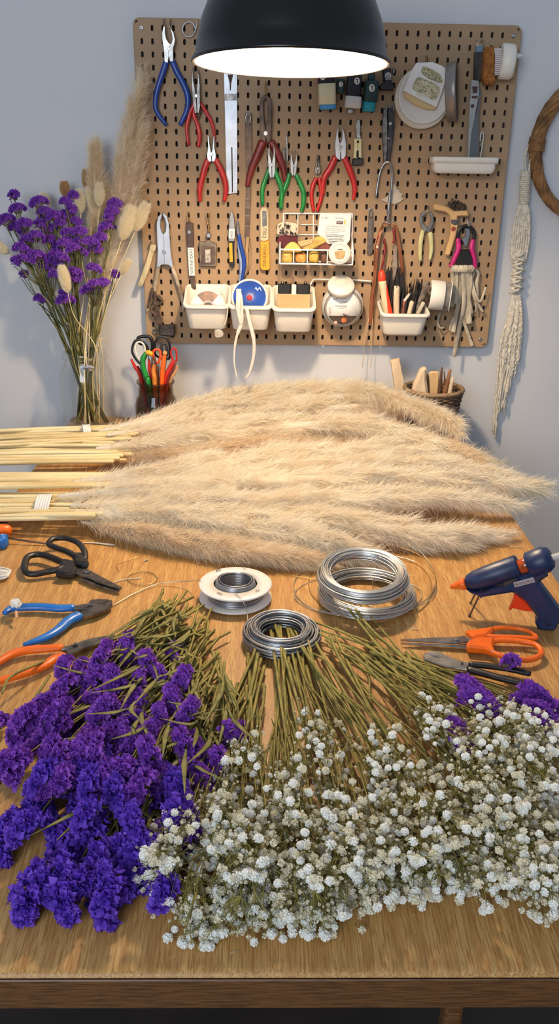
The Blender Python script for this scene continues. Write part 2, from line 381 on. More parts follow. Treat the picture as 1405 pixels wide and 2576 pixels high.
for (i, j) in sorted(screwcells)[1:]:
    b = MB(); c = V((px0+i*pdx, yf+.0002, pz0+j*pdz))
    lathe(b, c, [(.0048, -.0003), (.0048, .0008), (.0036, .0019), (.0016, .0021), (.0014, .0012), (.0002, .001)], (0, -1, 0), 20); t.part('screw', b, steel)
t.done()
# ------------------------------------------------------------------ hand tools
def loc2(piv, tip, w):
    ux, uy = tip[0]-piv[0], tip[1]-piv[1]; L = math.hypot(ux, uy); vx, vy = -uy/L, ux/L
    return lambda a, b_: (piv[0]+ux*a+vx*b_*w, piv[1]+uy*a+vy*b_*w)
JAW = [(-.5, .02), (-.52, .55), (-.3, .85), (-.05, 1.0), (.22, .98), (.55, .86), (.85, .6), (1, .34), (1, .1), (.75, .12), (.45, .1), (.2, .0)]
NOSE = [(-.4, .02), (-.42, .6), (-.25, .95), (-.02, 1.0), (.15, .8), (.35, .56), (.7, .4), (1, .24), (1, .04), (.6, .05), (.3, .04), (.1, 0)]
SNIP = [(-.6, .02), (-.62, .5), (-.35, .9), (0, 1.0), (.35, .95), (.7, .72), (1, .2), (1, .05), (.8, .28), (.5, .35), (.25, .12), (.1, 0)]
def grip(mb, F, pts, r, h=.006, flat=.7, seg=10):
    rs = [F.m(p[0], p[1], q*1.13) for p, q in zip(pts, r if isinstance(r, (list, tuple)) else [r]*len(pts))]
    return tube(mb, [F(x, y, h) for x, y in pts], rs, seg, 6, flat=flat, up=F.n)
def pliers(F, label, piv, tip, w, opn, handles, hm, jm=nickel, th=.008, h=.003, shape=JAW, cat='pliers', name='pliers', group=None, hn='grip', polys=None, rings=None, hh=None, jb=.0008):
    t = Thing(name, label, cat, group); L = loc2(piv, tip, w)
    for sg in (1, -1):
        b = MB(); pl = polys[0 if sg > 0 else 1] if polys else [L(a, sg*(c+opn*max(0, a))) for a, c in shape]
        extr(b, F, pl, th, h if sg > 0 else h+.0012, jb); t.part('jaw', b, jm)
    b = MB(); disc(b, F, piv[0], piv[1], w*.42 if not polys else min(w*.5, 20), th+.0028, h, 20); t.part('rivet', b, steel)
    for pts, r in handles:
        b = MB(); grip(b, F, pts, r, (hh if hh is not None else h+th*.5)); t.part(hn, b, hm)
    t.done(); return t
G = W(.004, C1)
pliers(G, 'large blue-handled pliers hanging at the top left corner of the pegboard', (372, 440), (370, 240), 22, 0, [
    ([(350, 540), (318, 640), (275, 770), (252, 890), (262, 985), (345, 1105)], [22, 24, 22, 20, 19, 15]), ([(400, 540), (440, 640), (495, 740), (535, 850), (530, 970), (470, 1105)], [22, 24, 24, 24, 21, 16])], bluep, nickel,
    polys=[[(324, 235), (310, 300), (312, 360), (325, 430), (333, 555), (363, 560), (372, 500), (400, 420), (412, 395), (375, 388), (350, 350), (340, 300), (338, 240)], [(366, 222), (412, 292), (428, 360), (420, 405), (410, 430), (412, 545), (383, 552), (365, 480), (370, 440), (392, 392), (404, 350), (396, 300), (378, 245)]])
pliers(W(.004, C1), 'red-handled long-nose pliers hanging left of the metal ruler, just under the lamp rim', (612, 850), (600, 600), 34, .35, [
    ([(600, 905), (560, 990), (530, 1100), (528, 1180), (543, 1280)], [14, 15, 15, 14, 12]), ([(620, 905), (590, 1010), (620, 1100), (640, 1200), (628, 1295)], [13, 16, 17, 18, 14])], redp, steeld, shape=SNIP)
t = Thing('pliers', 'half-open red pliers handle arching behind the long-nose pliers left of the ruler', 'pliers'); F = W(.001, C1)
b = MB(); grip(b, F, [(640, 905), (690, 980), (740, 1070), (765, 1160), (770, 1240)], [14, 15, 15, 13, 9]); t.part('grip', b, redp)
b = MB(); grip(b, F, [(655, 960), (635, 1030), (612, 1075)], [8, 8, 6]); t.part('spring', b, rusty); t.done()
pliers(W(.006, C1), 'small red-handled pliers left of the metal ruler with chrome round joint', (745, 1362), (742, 1200), 40, .5, [
    ([(715, 1410), (690, 1475), (655, 1600), (640, 1690), (645, 1775)], [22, 24, 22, 20, 14]), ([(780, 1410), (815, 1475), (860, 1590), (872, 1680), (858, 1775)], [22, 24, 22, 20, 14])], redp, steel, shape=NOSE)
# ring and metal strips
t = Thing('key_ring', 'silver wire ring hanging beside the top of the black lamp', 'ring'); b = MB(); F = W(.002, C1)
tube(b, [F(545+56*math.cos(a), 262+66*math.sin(a), .003) for a in [2*PI*i/16 for i in range(16)]], .0016, 8, 4, closed=True)
tube(b, [F(620, 175, .004), F(612, 240, .005), F(590, 300, .004)], .0014, 6, 4); t.part('ring', b, steelw); t.done()
def strip(label, F, poly, mat, th=.002, h=.002, name='metal_ruler', cat='ruler', extra=None, b=.0004):
    t = Thing(name, label, cat); q = MB(); extr(q, F, poly, th, h, b); t.part('blade', q, mat)
    if extra: extra(t, F)
    t.done(); return t
def ex(t, F):
    q = MB(); extr(q, F, [(858, 830), (967, 830), (967, 888), (858, 890)], .0004, .0041); t.part('band', q, steeld)
    q = MB(); extr(q, F, [(918, 1300), (928, 1300), (934, 1700), (924, 1700)], .0003, .0041); t.part('slot', q, ink)
    q = MB(); extr(q, F, [(885, 660), (935, 660), (918, 740), (914, 800), (906, 800), (904, 740)], .0004, .0041); t.part('keyhole', q, inkb)
    q = MB()
    for i in range(26): extr(q, F, [(945, 1320+i*15), (945+(18 if i % 5 == 0 else 10), 1320+i*15), (945+(18 if i % 5 == 0 else 10), 1322+i*15), (945, 1322+i*15)], .0002, .0041)
    t.part('scale_mark', q, ink)
strip('long silver metal ruler hanging vertically under the left side of the lamp', W(.001, C1), [(852, 600), (970, 600), (972, 1705), (878, 1715)], steelw, .0022, .002, extra=ex)
def ex(t, F):
    q = MB(); tube(q, [F(1052, 1100, .007), F(1048, 1030, .007), (F(1068, 1008, .007)), F(1088, 1030, .007), F(1084, 1100, .007)], .0016, 6, 4); t.part('wire_loop', q, steel)
    q = MB()
    for y in (1750, 1830, 1900, 1990): extr(q, F, [(1042, y), (1080, y), (1080, y+10), (1042, y+10)], .0008, .0052)
    t.part('rivet', q, steeld)
strip('long narrow brown steel file hanging between the ruler and the dark red pliers', W(.001, C1), [(1040, 1000), (1098, 1000), (1100, 1300), (1092, 1700), (1078, 2090), (1035, 2095), (1050, 1700)], rusty, .003, .002, 'file', 'file', ex)
pliers(W(.003, C1), 'large old dark red-handled pliers hanging closed from a brass hook', (1222, 1180), (1220, 850), 50, 0, [
    ([(1195, 1255), (1150, 1370), (1095, 1500), (1060, 1640)], [34, 32, 26, 18]), ([(1265, 1255), (1320, 1350), (1370, 1470), (1395, 1600)], [30, 32, 26, 18])], dkred, rusty,
    polys=[[(1215, 835), (1180, 870), (1168, 950), (1170, 1100), (1185, 1250), (1215, 1265), (1230, 1200), (1212, 1100), (1200, 980), (1200, 900), (1222, 870)], [(1222, 835), (1262, 870), (1276, 950), (1274, 1120), (1262, 1250), (1240, 1262), (1215, 1200), (1230, 1080), (1240, 980), (1238, 900), (1220, 870)]])
def hook(F, x, y, s, label, mat=brass, r=.0013):
    t = Thing('peg_hook', label, 'hook'); b = MB()
    tube(b, [F(x, y, -.002), F(x, y, .006), F(x-s*.05, y+s*.5, .012), F(x, y+s, .014), F(x+s*.1, y+s*.9, .018), F(x+s*.12, y+s*.55, .019)], r, 7, 4); t.part('wire', b, mat); t.done()
hook(W(0, C1), 1222, 730, 110, 'brass hook holding the large dark red pliers')
hook(W(0, C1), 326, 175, 60, 'thin wire hook at the left jaw of the large blue pliers', steeld, .001)
hook(W(0, C1), 385, 178, 60, 'thin wire hook at the right jaw of the large blue pliers', steeld, .001)
F = W(.009, C1)
pliers(F, 'green-handled pliers hanging directly over the orange box cutter', (1275, 1455), (1272, 1270), 32, .3, [
    ([(1255, 1490), (1220, 1580), (1192, 1680), (1195, 1810)], [17, 18, 18, 14]), ([(1295, 1490), (1330, 1580), (1362, 1680), (1358, 1840)], [17, 18, 18, 14])], greenp, steel, shape=SNIP)
pliers(W(.006, C2), 'green-handled pliers with chrome jaws above the left of the wire basket', (165, 1395), (170, 1225), 36, .35, [
    ([(118, 1480), (95, 1570), (52, 1680), (20, 1780), (28, 1870)], [20, 22, 22, 20, 14]), ([(195, 1490), (240, 1590), (275, 1690), (275, 1790), (252, 1890)], [22, 24, 24, 22, 16])], greenp, steel, shape=SNIP)
t = Thing('screwdriver', 'thin steel rod tool hanging between the two green-handled pliers', 'screwdriver'); F = W(.003, C2); b = MB()
tube(b, [F(90, 1050, .006), F(94, 1200, .006), F(98, 1380, .006)], F.m(90, 1200, 8), 8, 3); t.part('shaft', b, steel); b = MB(); tube(b, [F(60, 1200, .004), F(62, 1330, .004), F(90, 1450, .004)], F.m(90, 1200, 12), 8, 3); t.part('clip', b, nickel); t.done()
pliers(W(.003, C2), 'narrow closed red-handled pliers hanging above the paper in the wire basket', (430, 1420), (430, 1270), 34, .02, [
    ([(410, 1530), (375, 1620), (362, 1730), (385, 1890)], [20, 22, 20, 15]), ([(445, 1530), (462, 1620), (470, 1730), (425, 1890)], [20, 22, 20, 15])], redp, steeld, shape=NOSE)
pliers(W(.004, C2), 'open red-handled combination pliers with silver jaws in the middle of the pegboard', (680, 1190), (675, 980), 50, 0, [
    ([(625, 1290), (580, 1400), (510, 1510), (490, 1600), (492, 1700)], [28, 32, 30, 24, 16]), ([(728, 1310), (775, 1420), (825, 1560), (838, 1660), (822, 1760)], [28, 32, 28, 24, 16])], redp, steelw,
    polys=[[(652, 970), (630, 1060), (616, 1170), (628, 1300), (655, 1320), (678, 1330), (678, 1250), (700, 1190), (690, 1150), (668, 1130), (655, 1060), (658, 985)], [(702, 970), (728, 1060), (742, 1150), (738, 1280), (720, 1310), (690, 1325), (682, 1250), (665, 1200), (668, 1150), (690, 1120), (700, 1060), (697, 985)]])
# cream brush
t = Thing('paint_brush', 'small flat brush with cream handle and black bristles above the red pliers', 'brush'); F = W(.002, C2)
b = MB(); extr(b, F, [(862, 1095), (845, 960), (868, 880), (900, 895), (900, 1000), (905, 1090)], .004, .003, .0008); t.part('ferrule', b, steel)
b = MB(); extr(b, F, [(832, 1092), (912, 1096), (914, 1300), (900, 1310), (878, 1295), (860, 1312), (822, 1300)], .007, .003, .001); t.part('handle', b, M('cream handle', (228, 214, 160), .5))
b = MB(); extr(b, F, [(808, 1318), (850, 1310), (930, 1312), (926, 1385), (812, 1390)], .012, .002, .002); t.part('bristles', b, blackp)
b = MB(); extr(b, F, [(868, 1130), (872, 1130), (872, 1290), (866, 1290)], .0002, .0101); extr(b, F, [(858, 1115), (884, 1115), (884, 1140), (860, 1142)], .0002, .0101); extr(b, F, [(856, 1230), (880, 1220), (880, 1300), (852, 1300)], .0002, .0101); t.part('marking', b, ink); t.done()
# black shears and hanging fork hook
t = Thing('scissors', 'heavy closed dark grey shears hanging right of the cream brush', 'shears'); F = W(.003, C2)
b = MB(); extr(b, F, [(1150, 770), (1135, 960), (1142, 1150), (1155, 1360), (1180, 1370), (1200, 1200), (1200, 900), (1190, 760)], .008, .003, .0015); t.part('blade', b, steeld)
b = MB(); extr(b, F, [(1195, 760), (1205, 900), (1185, 1350), (1215, 1365), (1250, 1150), (1272, 950), (1265, 780), (1240, 750)], .010, .004, .0015); t.part('blade', b, M('dark grey tool', (74, 72, 76), .45, .6, var=.3, scale=60, bump=.3))
b = MB()
for x in (1180, 1212, 1240, 1258): tube(b, [F(x, 800, .012), F(x+4, 730, .012)], .0012, 6, 2)
t.part('teeth', b, steel); b = MB(); disc(b, F, 1222, 930, 18, .008, .01, 16); t.part('rivet', b, steel); b = MB(); disc(b, F, 1205, 1090, 12, .006, .01, 12); t.part('rivet', b, steel); t.done()
t = Thing('wire_hanger', 'bent silver wire fork hanging below the dark grey shears', 'hanger'); F = W(.006, C2); b = MB()
tube(b, [F(1070, 1740, .006), F(1090, 1600, .006), F(1120, 1450, .006), F(1165, 1365, .008), F(1215, 1355, .01), F(1245, 1440, .01), F(1240, 1600, .01), F(1210, 1880, .01)], .0024, 8, 5)
t.part('fork', b, steel); b = MB(); F = W(.006, C6); tube(b, [F(310, 0, .01), F(298, 120, .01), F(292, 210, .01), F(288, 320, .01)], .0028, 8, 4); extr(b, F, [(275, 190), (306, 190), (306, 225), (275, 225)], .006, .007, .001)
t.part('rod', b, steel); b = MB(); F = W(.008, C6); tube(b, [F(235, 330, .006), F(262, 308, .012), F(300, 318, .014), F(330, 300, .012), F(345, 250, .008)], .0018, 7, 4); t.part('hook', b, nickel); t.done()
t = Thing('shell_piece', 'beige fan-shaped scrap tucked behind the silver wire fork', 'scrap'); F = W(.001, C2); b = MB()
extr(b, F, [(1270, 1570), (1300, 1650), (1330, 1660), (1340, 1690), (1372, 1700), (1355, 1730), (1374, 1760), (1340, 1790), (1280, 1815), (1200, 1800), (1120, 1770), (1180, 1740), (1240, 1680)], .002, .002, .0005); t.part('fan', b, M('beige shell', (216, 200, 178), .7, var=.15, scale=60, bump=.3)); t.done()
# paint bottles row
def bottle(label, F, parts, name='paint_bottle', cat='bottle', logo=None):
    t = Thing(name, label, cat)
    for pn, (x0, y0, x1, y1, sk), th, mt in parts:
        b = MB(); w = F.m(x0, y0, x1-x0); c = F((x0+x1)/2, (y0+y1)/2, .002+th/2); hgt = (F((x0+x1)/2, y0)-F((x0+x1)/2, y1)).length
        X = (F(x1, y0+sk)-F(x0, y0)).normalized(); Y = F.n; Z = X.cross(Y); 
        loft(b, [[(p[0], p[1], z) for p in rr_ring(w-i, th-i, min(w, th)*.3, 0, 4)] for z, i in ((-hgt/2, .002), (-hgt/2+.001, 0), (hgt/2-.001, 0), (hgt/2, .002))], c, mat=Matrix((X, Y, Z)).transposed()); t.part(pn, b, mt)
    if logo:
        for (x, y, rx, ry, h) in logo:
            b = MB(); extr(b, F, [(x+rx*math.cos(a), y+ry*math.sin(a)) for a in [2*PI*i/18 for i in range(18)]], .0008, h); 
            n = t.part('emblem', b, whitep); b2 = MB(); extr(b2, F, [(x-rx*.3, y-ry*.5), (x+rx*.4, y-ry*.6), (x+rx*.1, y), (x+rx*.4, y+ry*.5), (x-rx*.1, y+ry*.6), (x, y+.1*ry)], .0003, h+.0008); t.part('emblem_mark', b2, ink, n)
    t.done()
F = W(.002, C2); teal = M('teal plastic', (18, 140, 158), .4); dteal = M('dark teal plastic', (28, 66, 66), .45, var=.15, scale=60); dk = M('dark navy plastic', (34, 32, 44), .45, var=.2, scale=60)
bottle('upright tube with cream label and light blue cap, leftmost in the row under the lamp', F, [('body', (430, 350, 612, 500, 0), .026, dk), ('label_sleeve', (434, 492, 624, 725, -8), .029, M('cream label', (222, 208, 168), .6)), ('cap', (448, 722, 628, 775, -6), .027, M('sky blue cap', (68, 148, 200), .45))], logo=[(478, 420, 30, 42, .032)])
bottle('small black clip with a white emblem between the cream tube and the white-capped bottle', F, [('body', (640, 440, 722, 600, 0), .018, dteal)], name='clip', cat='clip', logo=[(680, 500, 22, 28, .0195)])
bottle('navy bottle with a white label and round silver tip hanging upside down', F, [('body', (740, 400, 905, 640, 4), .026, dk), ('label_sleeve', (724, 632, 904, 762, 14), .028, M('grey white label', (206, 200, 194), .6)), ('tip', (752, 765, 822, 820, 0), .014, steelw)], logo=[(852, 468, 30, 40, .028)])
bottle('dark teal bottle with a bright teal cap, rightmost bottle under the lamp', F, [('neck', (980, 380, 1055, 470, 0), .018, dteal), ('body', (935, 465, 1085, 690, 4), .028, dteal), ('cap', (920, 690, 1056, 798, 6), .026, teal)], logo=[(1012, 545, 32, 42, .03)])
t = Thing('binder_clip', 'black clamp with silver screw beside the right rim of the lamp', 'clip'); b = MB(); F = W(.002, C2)
extr(b, F, [(1130, 330), (1230, 320), (1235, 460), (1268, 510), (1255, 565), (1110, 565), (1095, 520), (1150, 470), (1145, 400)], .016, .002, .003); t.part('body', b, blackp)
b = MB(); disc(b, F, 1195, 410, 38, .003, .0175, 20); t.part('plate', b, steel); b = MB(); disc(b, F, 1195, 410, 20, .003, .02, 16); tube(b, [F(1165, 450, .021), F(1228, 450, .021)], .0015, 6, 2); t.part('screw', b, nickel)
b = MB(); extr(b, F, [(1250, 320), (1275, 320), (1275, 370), (1258, 390), (1248, 360)], .008, .004, .001); t.part('lever', b, steeld); t.done()
# ------------------------------------------------------------------ round tins, card
Ft = W(.002, C3)
t = Thing('tin', 'large round cream tin hanging at the right side of the pegboard', 'tin'); b = MB(); disc(b, Ft, 315, 625, 222, .012, .004, 56, .002); t.part('base', b, M('cream tin', (220, 206, 184), .5, var=.08, scale=20))
b = MB(); c = Ft(325, 605, .016); lathe(b, c, [(Ft.m(325, 605, 205), 0), (Ft.m(325, 605, 205), .004), (Ft.m(325, 605, 196), .006), (Ft.m(325, 605, 188), .004), (.001, .004)], (0, -1, 0), 56); t.part('lid', b, M('pale tin lid', (226, 220, 210), .45)); t.done()
t = Thing('soap_packet', 'white packet printed with cream curls resting across the big cream tin', 'packet'); F = W(.02, C3)
P_ = [(270, 345), (395, 340), (470, 370), (518, 405), (500, 480), (465, 600), (425, 700), (300, 640), (165, 568), (190, 500), (225, 410)]
b = MB(); extr(b, F, P_, .012, .002, .002); t.part('wrapper', b, paper)
b = MB(); extr(b, F, [(165, 568), (300, 640), (425, 700), (415, 718), (340, 712), (260, 680), (180, 620)], .010, .002, .002); t.part('lower_edge', b, M('kraft edge', (214, 184, 132), .7))
creamy = M('printed cream', (206, 198, 158), .7, rgb2=(120, 116, 84), scale=300)
b = MB(); extr(b, F, [(318, 375), (380, 395), (450, 440), (470, 500), (430, 500), (350, 465), (305, 420)], .0004, .0142, n=3); t.part('print', b, creamy)
b = MB(); extr(b, F, [(270, 465), (330, 475), (447, 540), (410, 640), (330, 600), (235, 550)], .0004, .0142, n=3); t.part('print', b, creamy)
b = MB()
for i in range(46):
    x, y = 255+175*rng.random(), 480+130*rng.random()
    if y > 500+.5*(x-255)+85 or y < 455+.45*(x-255): continue
    tube(b, [F(x+13*math.cos(a), y+11*math.sin(a), .0148) for a in [2*PI*k/8 for k in range(8)]], .0007, 5, 2, closed=True)
t.part('curl_print', b, M('cream curls', (232, 226, 196), .7)); t.done()
t = Thing('tin', 'dark round metal tin seen edge-on right of the cream tin', 'tin'); c = W(.022, C3)(545, 575, 0); ax = V((.95, -.27, .10))
R = W(0, C3).m(560, 575, 215); b = MB(); lathe(b, c, [(R*.9, -.008), (R*.98, -.006), (R*.98, .004), (R, .006), (R, .012), (R*.985, .014), (R*.95, .0135)], ax, 56); t.part('rim', b, M('pewter tin', (150, 144, 138), .4, .6))
b = MB(); lathe(b, c, [(R*.96, .0132), (R*.9, .0145), (.001, .0145)], ax, 56); t.part('lid', b, M('brown lid', (86, 70, 60), .35, .3, var=.3, scale=18)); t.done(); hook(W(0, C3), 350, 290, 60, 'brass hook above the large cream tin')
# spatula, brushes and tray
t = Thing('palette_knife', 'long grey palette knife standing upright in the narrow white tray', 'spatula'); F = W(.012, C3)
b = MB(); extr(b, F, [(706, 480), (766, 480), (766, 600), (745, 700), (735, 760), (740, 850), (762, 1000), (758, 1110), (676, 1110), (684, 860), (690, 680)], .003, .002, .0006); t.part('handle', b, M('pale grey steel', (170, 172, 170), .45, .4, var=.1, scale=20))
b = MB(); extr(b, F, [(768, 520), (780, 600), (765, 750), (765, 1110), (686, 1110), (705, 900), (742, 740), (762, 640)], .002, .0052, .0004); t.part('blade', b, M('slate blade', (98, 102, 106), .45, .5))
b = MB(); extr(b, F, [(712, 530), (755, 530), (750, 580), (716, 585)], .0004, .0052); extr(b, F, [(708, 606), (754, 606), (754, 624), (708, 624)], .0004, .0052); disc(b, F, 714, 685, 14, .0005, .0052); t.part('marking', b, inkb); t.done()
t = Thing('flat_brush', 'old dark flat brush with stained handle at the top right of the pegboard', 'brush'); F = W(.008, C3)
b = MB(); extr(b, F, [(745, 165), (790, 150), (800, 210), (738, 215)], .006, .002, .001); t.part('handle', b, M('stained handle', (196, 180, 160), .7, rgb2=(110, 84, 60), scale=90)); b = MB(); extr(b, F, [(738, 212), (796, 212), (796, 262), (738, 262)], .009, .001, .001); t.part('ferrule', b, M('blue grey ferrule', (110, 140, 160), .4, .5))
b = MB(); extr(b, F, [(728, 262), (796, 262), (790, 400), (770, 490), (722, 480)], .012, 0, .002); t.part('bristles', b, M('grey bristles', (74, 68, 66), .8, rgb2=(36, 32, 32), scale=200, stretch=(1, 1, .1))); t.done()
t = Thing('scrub_brush', 'white-backed scrubbing brush with orange-brown pad at the top right corner of the board', 'brush'); F = W(.004, C3)
b = MB(); extr(b, F, [(785, 235), (850, 225), (862, 300), (858, 440), (865, 500), (845, 530), (790, 525), (770, 480)], .03, .012, .004); t.part('pad', b, M('rusty sponge', (168, 104, 44), .95, var=.25, scale=120, bump=.6))
b = MB()
for i in range(14):
    for j in range(4): tube(b, [F(858, 250+i*15, .012+j*.008), F(915, 248+i*15, .012+j*.008)], .0016, 5, 1)
t.part('bristles', b, M('pale bristles', (216, 206, 204), .7), label='pale bristle rows')
b = MB(); c0 = F(914, 338, .024); lathe(b, c0, [(.030, 0), (.034, .001), (.034, .024), (.031, .028), (.001, .029)], (1, 0, -.05), 36, sx=.75); t.part('back', b, whitep)
b = MB(); extr(b, F, [(1010, 250), (1045, 280), (1088, 288), (1085, 310), (1040, 322), (1010, 330)], .02, .014, .003); t.part('knob', b, M('frosted plastic', (206, 210, 212), .3)); b = MB(); extr(b, F, [(1012, 330), (1062, 320), (1040, 460), (1000, 468)], .006, .003, .001); t.part('handle', b, lightwood); t.done()
t = Thing('wire_clip', 'slim pale bent clip standing in the narrow white tray beside the palette knife', 'clip'); F = W(.006, C3); b = MB(); tube(b, [F(775, 1100, .006), F(790, 1000, .006), F(800, 905, .006), F(778, 900, .009), F(772, 960, .009)], .002, 7, 4); t.part('wire', b, M('pale clip', (196, 190, 178), .5)); t.done()
def onY(x, y, Y, c=(0, 0, 1)): return Fr((0, Y, 0), (0, -1, 0), c)(x, y)
def onZ(x, y, Z, c=(0, 0, 1)): return Fr((0, 0, Z), (0, 0, 1), c)(x, y)
YB = D-BOARD
def binn(label, F0, xl, xr, yback, yfront, ybot, name='storage_bin', lipt=.004, tap=.80, rad=.016, dep=.10, rimh=.008):
    """open-topped tapering plastic bin hung on the board"""
    c = F0.c; Y1 = YB-.003; yf_ = Y1-dep; pb = onY((xl+xr)/2, yback, Y1, c); pf = onY((xl+xr)/2, yfront, yf_, c); zr = pb.z; drop = pb.z-pf.z
    ym = (Y1+yf_)/2; a, b_ = onY(xl, (yback+yfront)/2, ym, c), onY(xr, (yback+yfront)/2, ym, c); w = b_.x-a.x; cx = (a.x+b_.x)/2; d = dep
    zb = onY((xl+xr)/2, ybot, yf_+d*.12, c).z; H = zr-zb; t = Thing(name, label, 'bin')
    def rg(wf, df, z, i=0, rr=1): 
        w_, d_ = w*wf-2*i, d*df-2*i; return [(p[0], p[1]+(d-d*df)/2, p[2]-(drop*(.5-(p[1]+(d-d*df)/2)/d)*max(0, 1+p[2]/H)**.7)) for p in rr_ring(w_, d_, max(min(rad*rr, w_/2.1, d_/2.1)-i*.5, .002), z, 6)]
    b = MB(); ti = .0022
    L = [rg(tap*.9, tap*.9, -H), rg(tap*.97, tap*.97, -H+.004), rg(tap, tap, -H+.010), rg(.93, .93, -rimh-.001), rg(.93, .93, -rimh), rg(1, 1, -rimh), rg(1, 1, -.0012), rg(1, 1, 0, .0015), rg(.93, .93, 0, ti*.6), rg(.93, .93, -.002, ti), rg(tap, tap, -H+.012, ti), rg(tap*.95, tap*.95, -H+.005, ti)]
    # the inner wall and floor close the shape
    loft(b, L, (cx, (YB-.003+yf_)/2, zr)); t.part('tub', b, whitep)
    for sx in (-1, 1): q = MB(); box(q, (cx+sx*w*.3, YB-.0035, zr-.018), (.008, .007, .014), b=.001); t.part('hook_tab', q, whitep)
    t.done(); t.z = zr; t.cx = cx; t.yc = (YB-.003+yf_)/2; t.w = w; t.d = d; t.H = H; t.yf = yf_; t.z = zr-drop*.5; return t
b1 = binn('white plastic bin holding a roll of tape, leftmost of the hanging bins', W(), 463, 580, 713, 772, 831)
b2 = binn('white plastic bin holding a blue disc, second of the hanging bins from left', W(), 574, 685, 714, 774, 833)
b3 = binn('white plastic bin holding a wooden block with black clips, left of the round jar', W(), 683, 793, 716, 780, 838)
b4 = binn('white plastic bin stuffed with markers and dark brushes at the right of the board', W(), 952, 1075, 755, 792, 847)
tr = binn('long shallow white tray holding the palette knife on the right of the board', W(), 1083, 1249, 397, 395, 437, name='tray', tap=.93, rad=.008, rimh=.012, dep=.05)
# contents
t = Thing('tape_roll', 'white and brown roll standing in the leftmost hanging bin', 'tape'); c = V((b1.cx+.001, b1.yc-.006, b1.z-.028)); ax = V((.05, -.93, .35))
b = MB(); lathe(b, c, [(.012, -.008), (.040, -.008), (.041, 0), (.040, .008), (.012, .008)], ax, 48, closed=True); t.part('roll', b, M('white roll', (232, 228, 222), .5))
b = MB(); axx, u_, w_ = basis(ax)
vs = [c+axx*.0086+u_*(r*math.cos(a))+w_*(r*math.sin(a)) for a in [math.radians(-42+84*i/8) for i in range(9)] for r in (.015, .036)]
b.add(vs, [(2*i, 2*i+1, 2*i+3, 2*i+2) for i in range(8)], False); t.part('label', b, M('bronze label', (128, 82, 56), .4, rgb2=(56, 36, 28), scale=80)); t.done()
t = Thing('spool', 'royal blue disc in a white rim standing in the second hanging bin', 'spool'); c = V((b2.cx-.002, b2.yc-.004, b2.z-.004)); ax = V((.02, -.90, .42))
b = MB(); lathe(b, c, [(.036, -.006), (.041, -.006), (.042, 0), (.041, .007), (.0372, .007)], ax, 56, closed=True); t.part('rim', b, whitep)
b = MB(); lathe(b, c, [(.038, -.004), (.038, .0045), (.001, .005)], ax, 56); t.part('face', b, M('royal blue face', (30, 74, 168), .4, var=.2, scale=30))
axx, u_, w_ = basis(ax); b = MB(); lathe(b, c+axx*.0045-u_*.002, [(.006, 0), (.006, .0012), (.001, .0014)], ax, 20); t.part('hub', b, inkr)
b = MB(); tube(b, [c+axx*.006+u_*(.018+.004*math.sin(i*2.1))+w_*(-.012-.0028*i) for i in range(6)], .0010, 5, 3); t.part('mark', b, inkw); t.done()
# ribbon hanging from bin 2
t = Thing('ribbon', 'long cream ribbon hanging over the front of the second hanging bin', 'ribbon'); Fr2 = Fr((0, b2.yf-.004, 0), (0, -1, 0), C4)
def band(b, F, pts, w, h=0, th=.0006):
    Q, par = cr([F(p[0], p[1], h+(p[2] if len(p) > 2 else 0)) for p in pts], 8); rad = [w if not isinstance(w, (list, tuple)) else w[min(int(t_), len(w)-1)] for t_ in par]
    return tube(b, Q, rad, 8, 1, flat=.12, up=F.n, smooth_path=False)
b = MB(); band(b, Fr2, [(950, 930, -.01), (975, 985, .002), (985, 1100, .003), (985, 1230, .003), (950, 1330, .002), (925, 1450, 0), (920, 1600, 0), (945, 1740, 0)], [.0052, .005, .0048, .0044, .003, .0022, .0018, .0012]); t.part('tail', b, ribbon)
b = MB(); band(b, Fr2, [(960, 920, -.012), (960, 1000, .004), (958, 1120, .0045), (985, 1240, .004)], [.006, .0058, .004, .002]); t.part('tail', b, ribbon)
b = MB(); band(b, Fr2, [(1035, 1090, .003), (1065, 1230, .003), (1100, 1380, .002), (1100, 1530, 0), (1065, 1680, 0), (1025, 1745, 0)], [.0042, .0046, .004, .0036, .0026, .0014]); t.part('tail', b, ribbon); t.done()
t = Thing('wooden_block', 'wooden block with two black clips in the third hanging bin', 'block'); c = V((b3.cx, b3.yc-.004, b3.z-.012))
b = MB(); box(b, c+V((0, -.004, 0)), (.075, .012, .04), b=.0015); t.part('block', b, beech)
for s in (-1, 1):
    b = MB(); loft(b, [rr_ring(.031, .012, .004, z, 3) for z in (.021, .036, .041)], c+V((s*.021, 0, 0)), smooth=False); n = t.part('clip', b, blackp); b = MB(); lathe(b, c+V((s*.026, 0, .041)), [(.004, 0), (.0035, .005), (.001, .006)], seg=12); t.part('pin', b, steeld, n)
b = MB(); box(b, c+V((0, -.003, .028)), (.010, .008, .026), b=.001); t.part('divider', b, whitep); t.done()
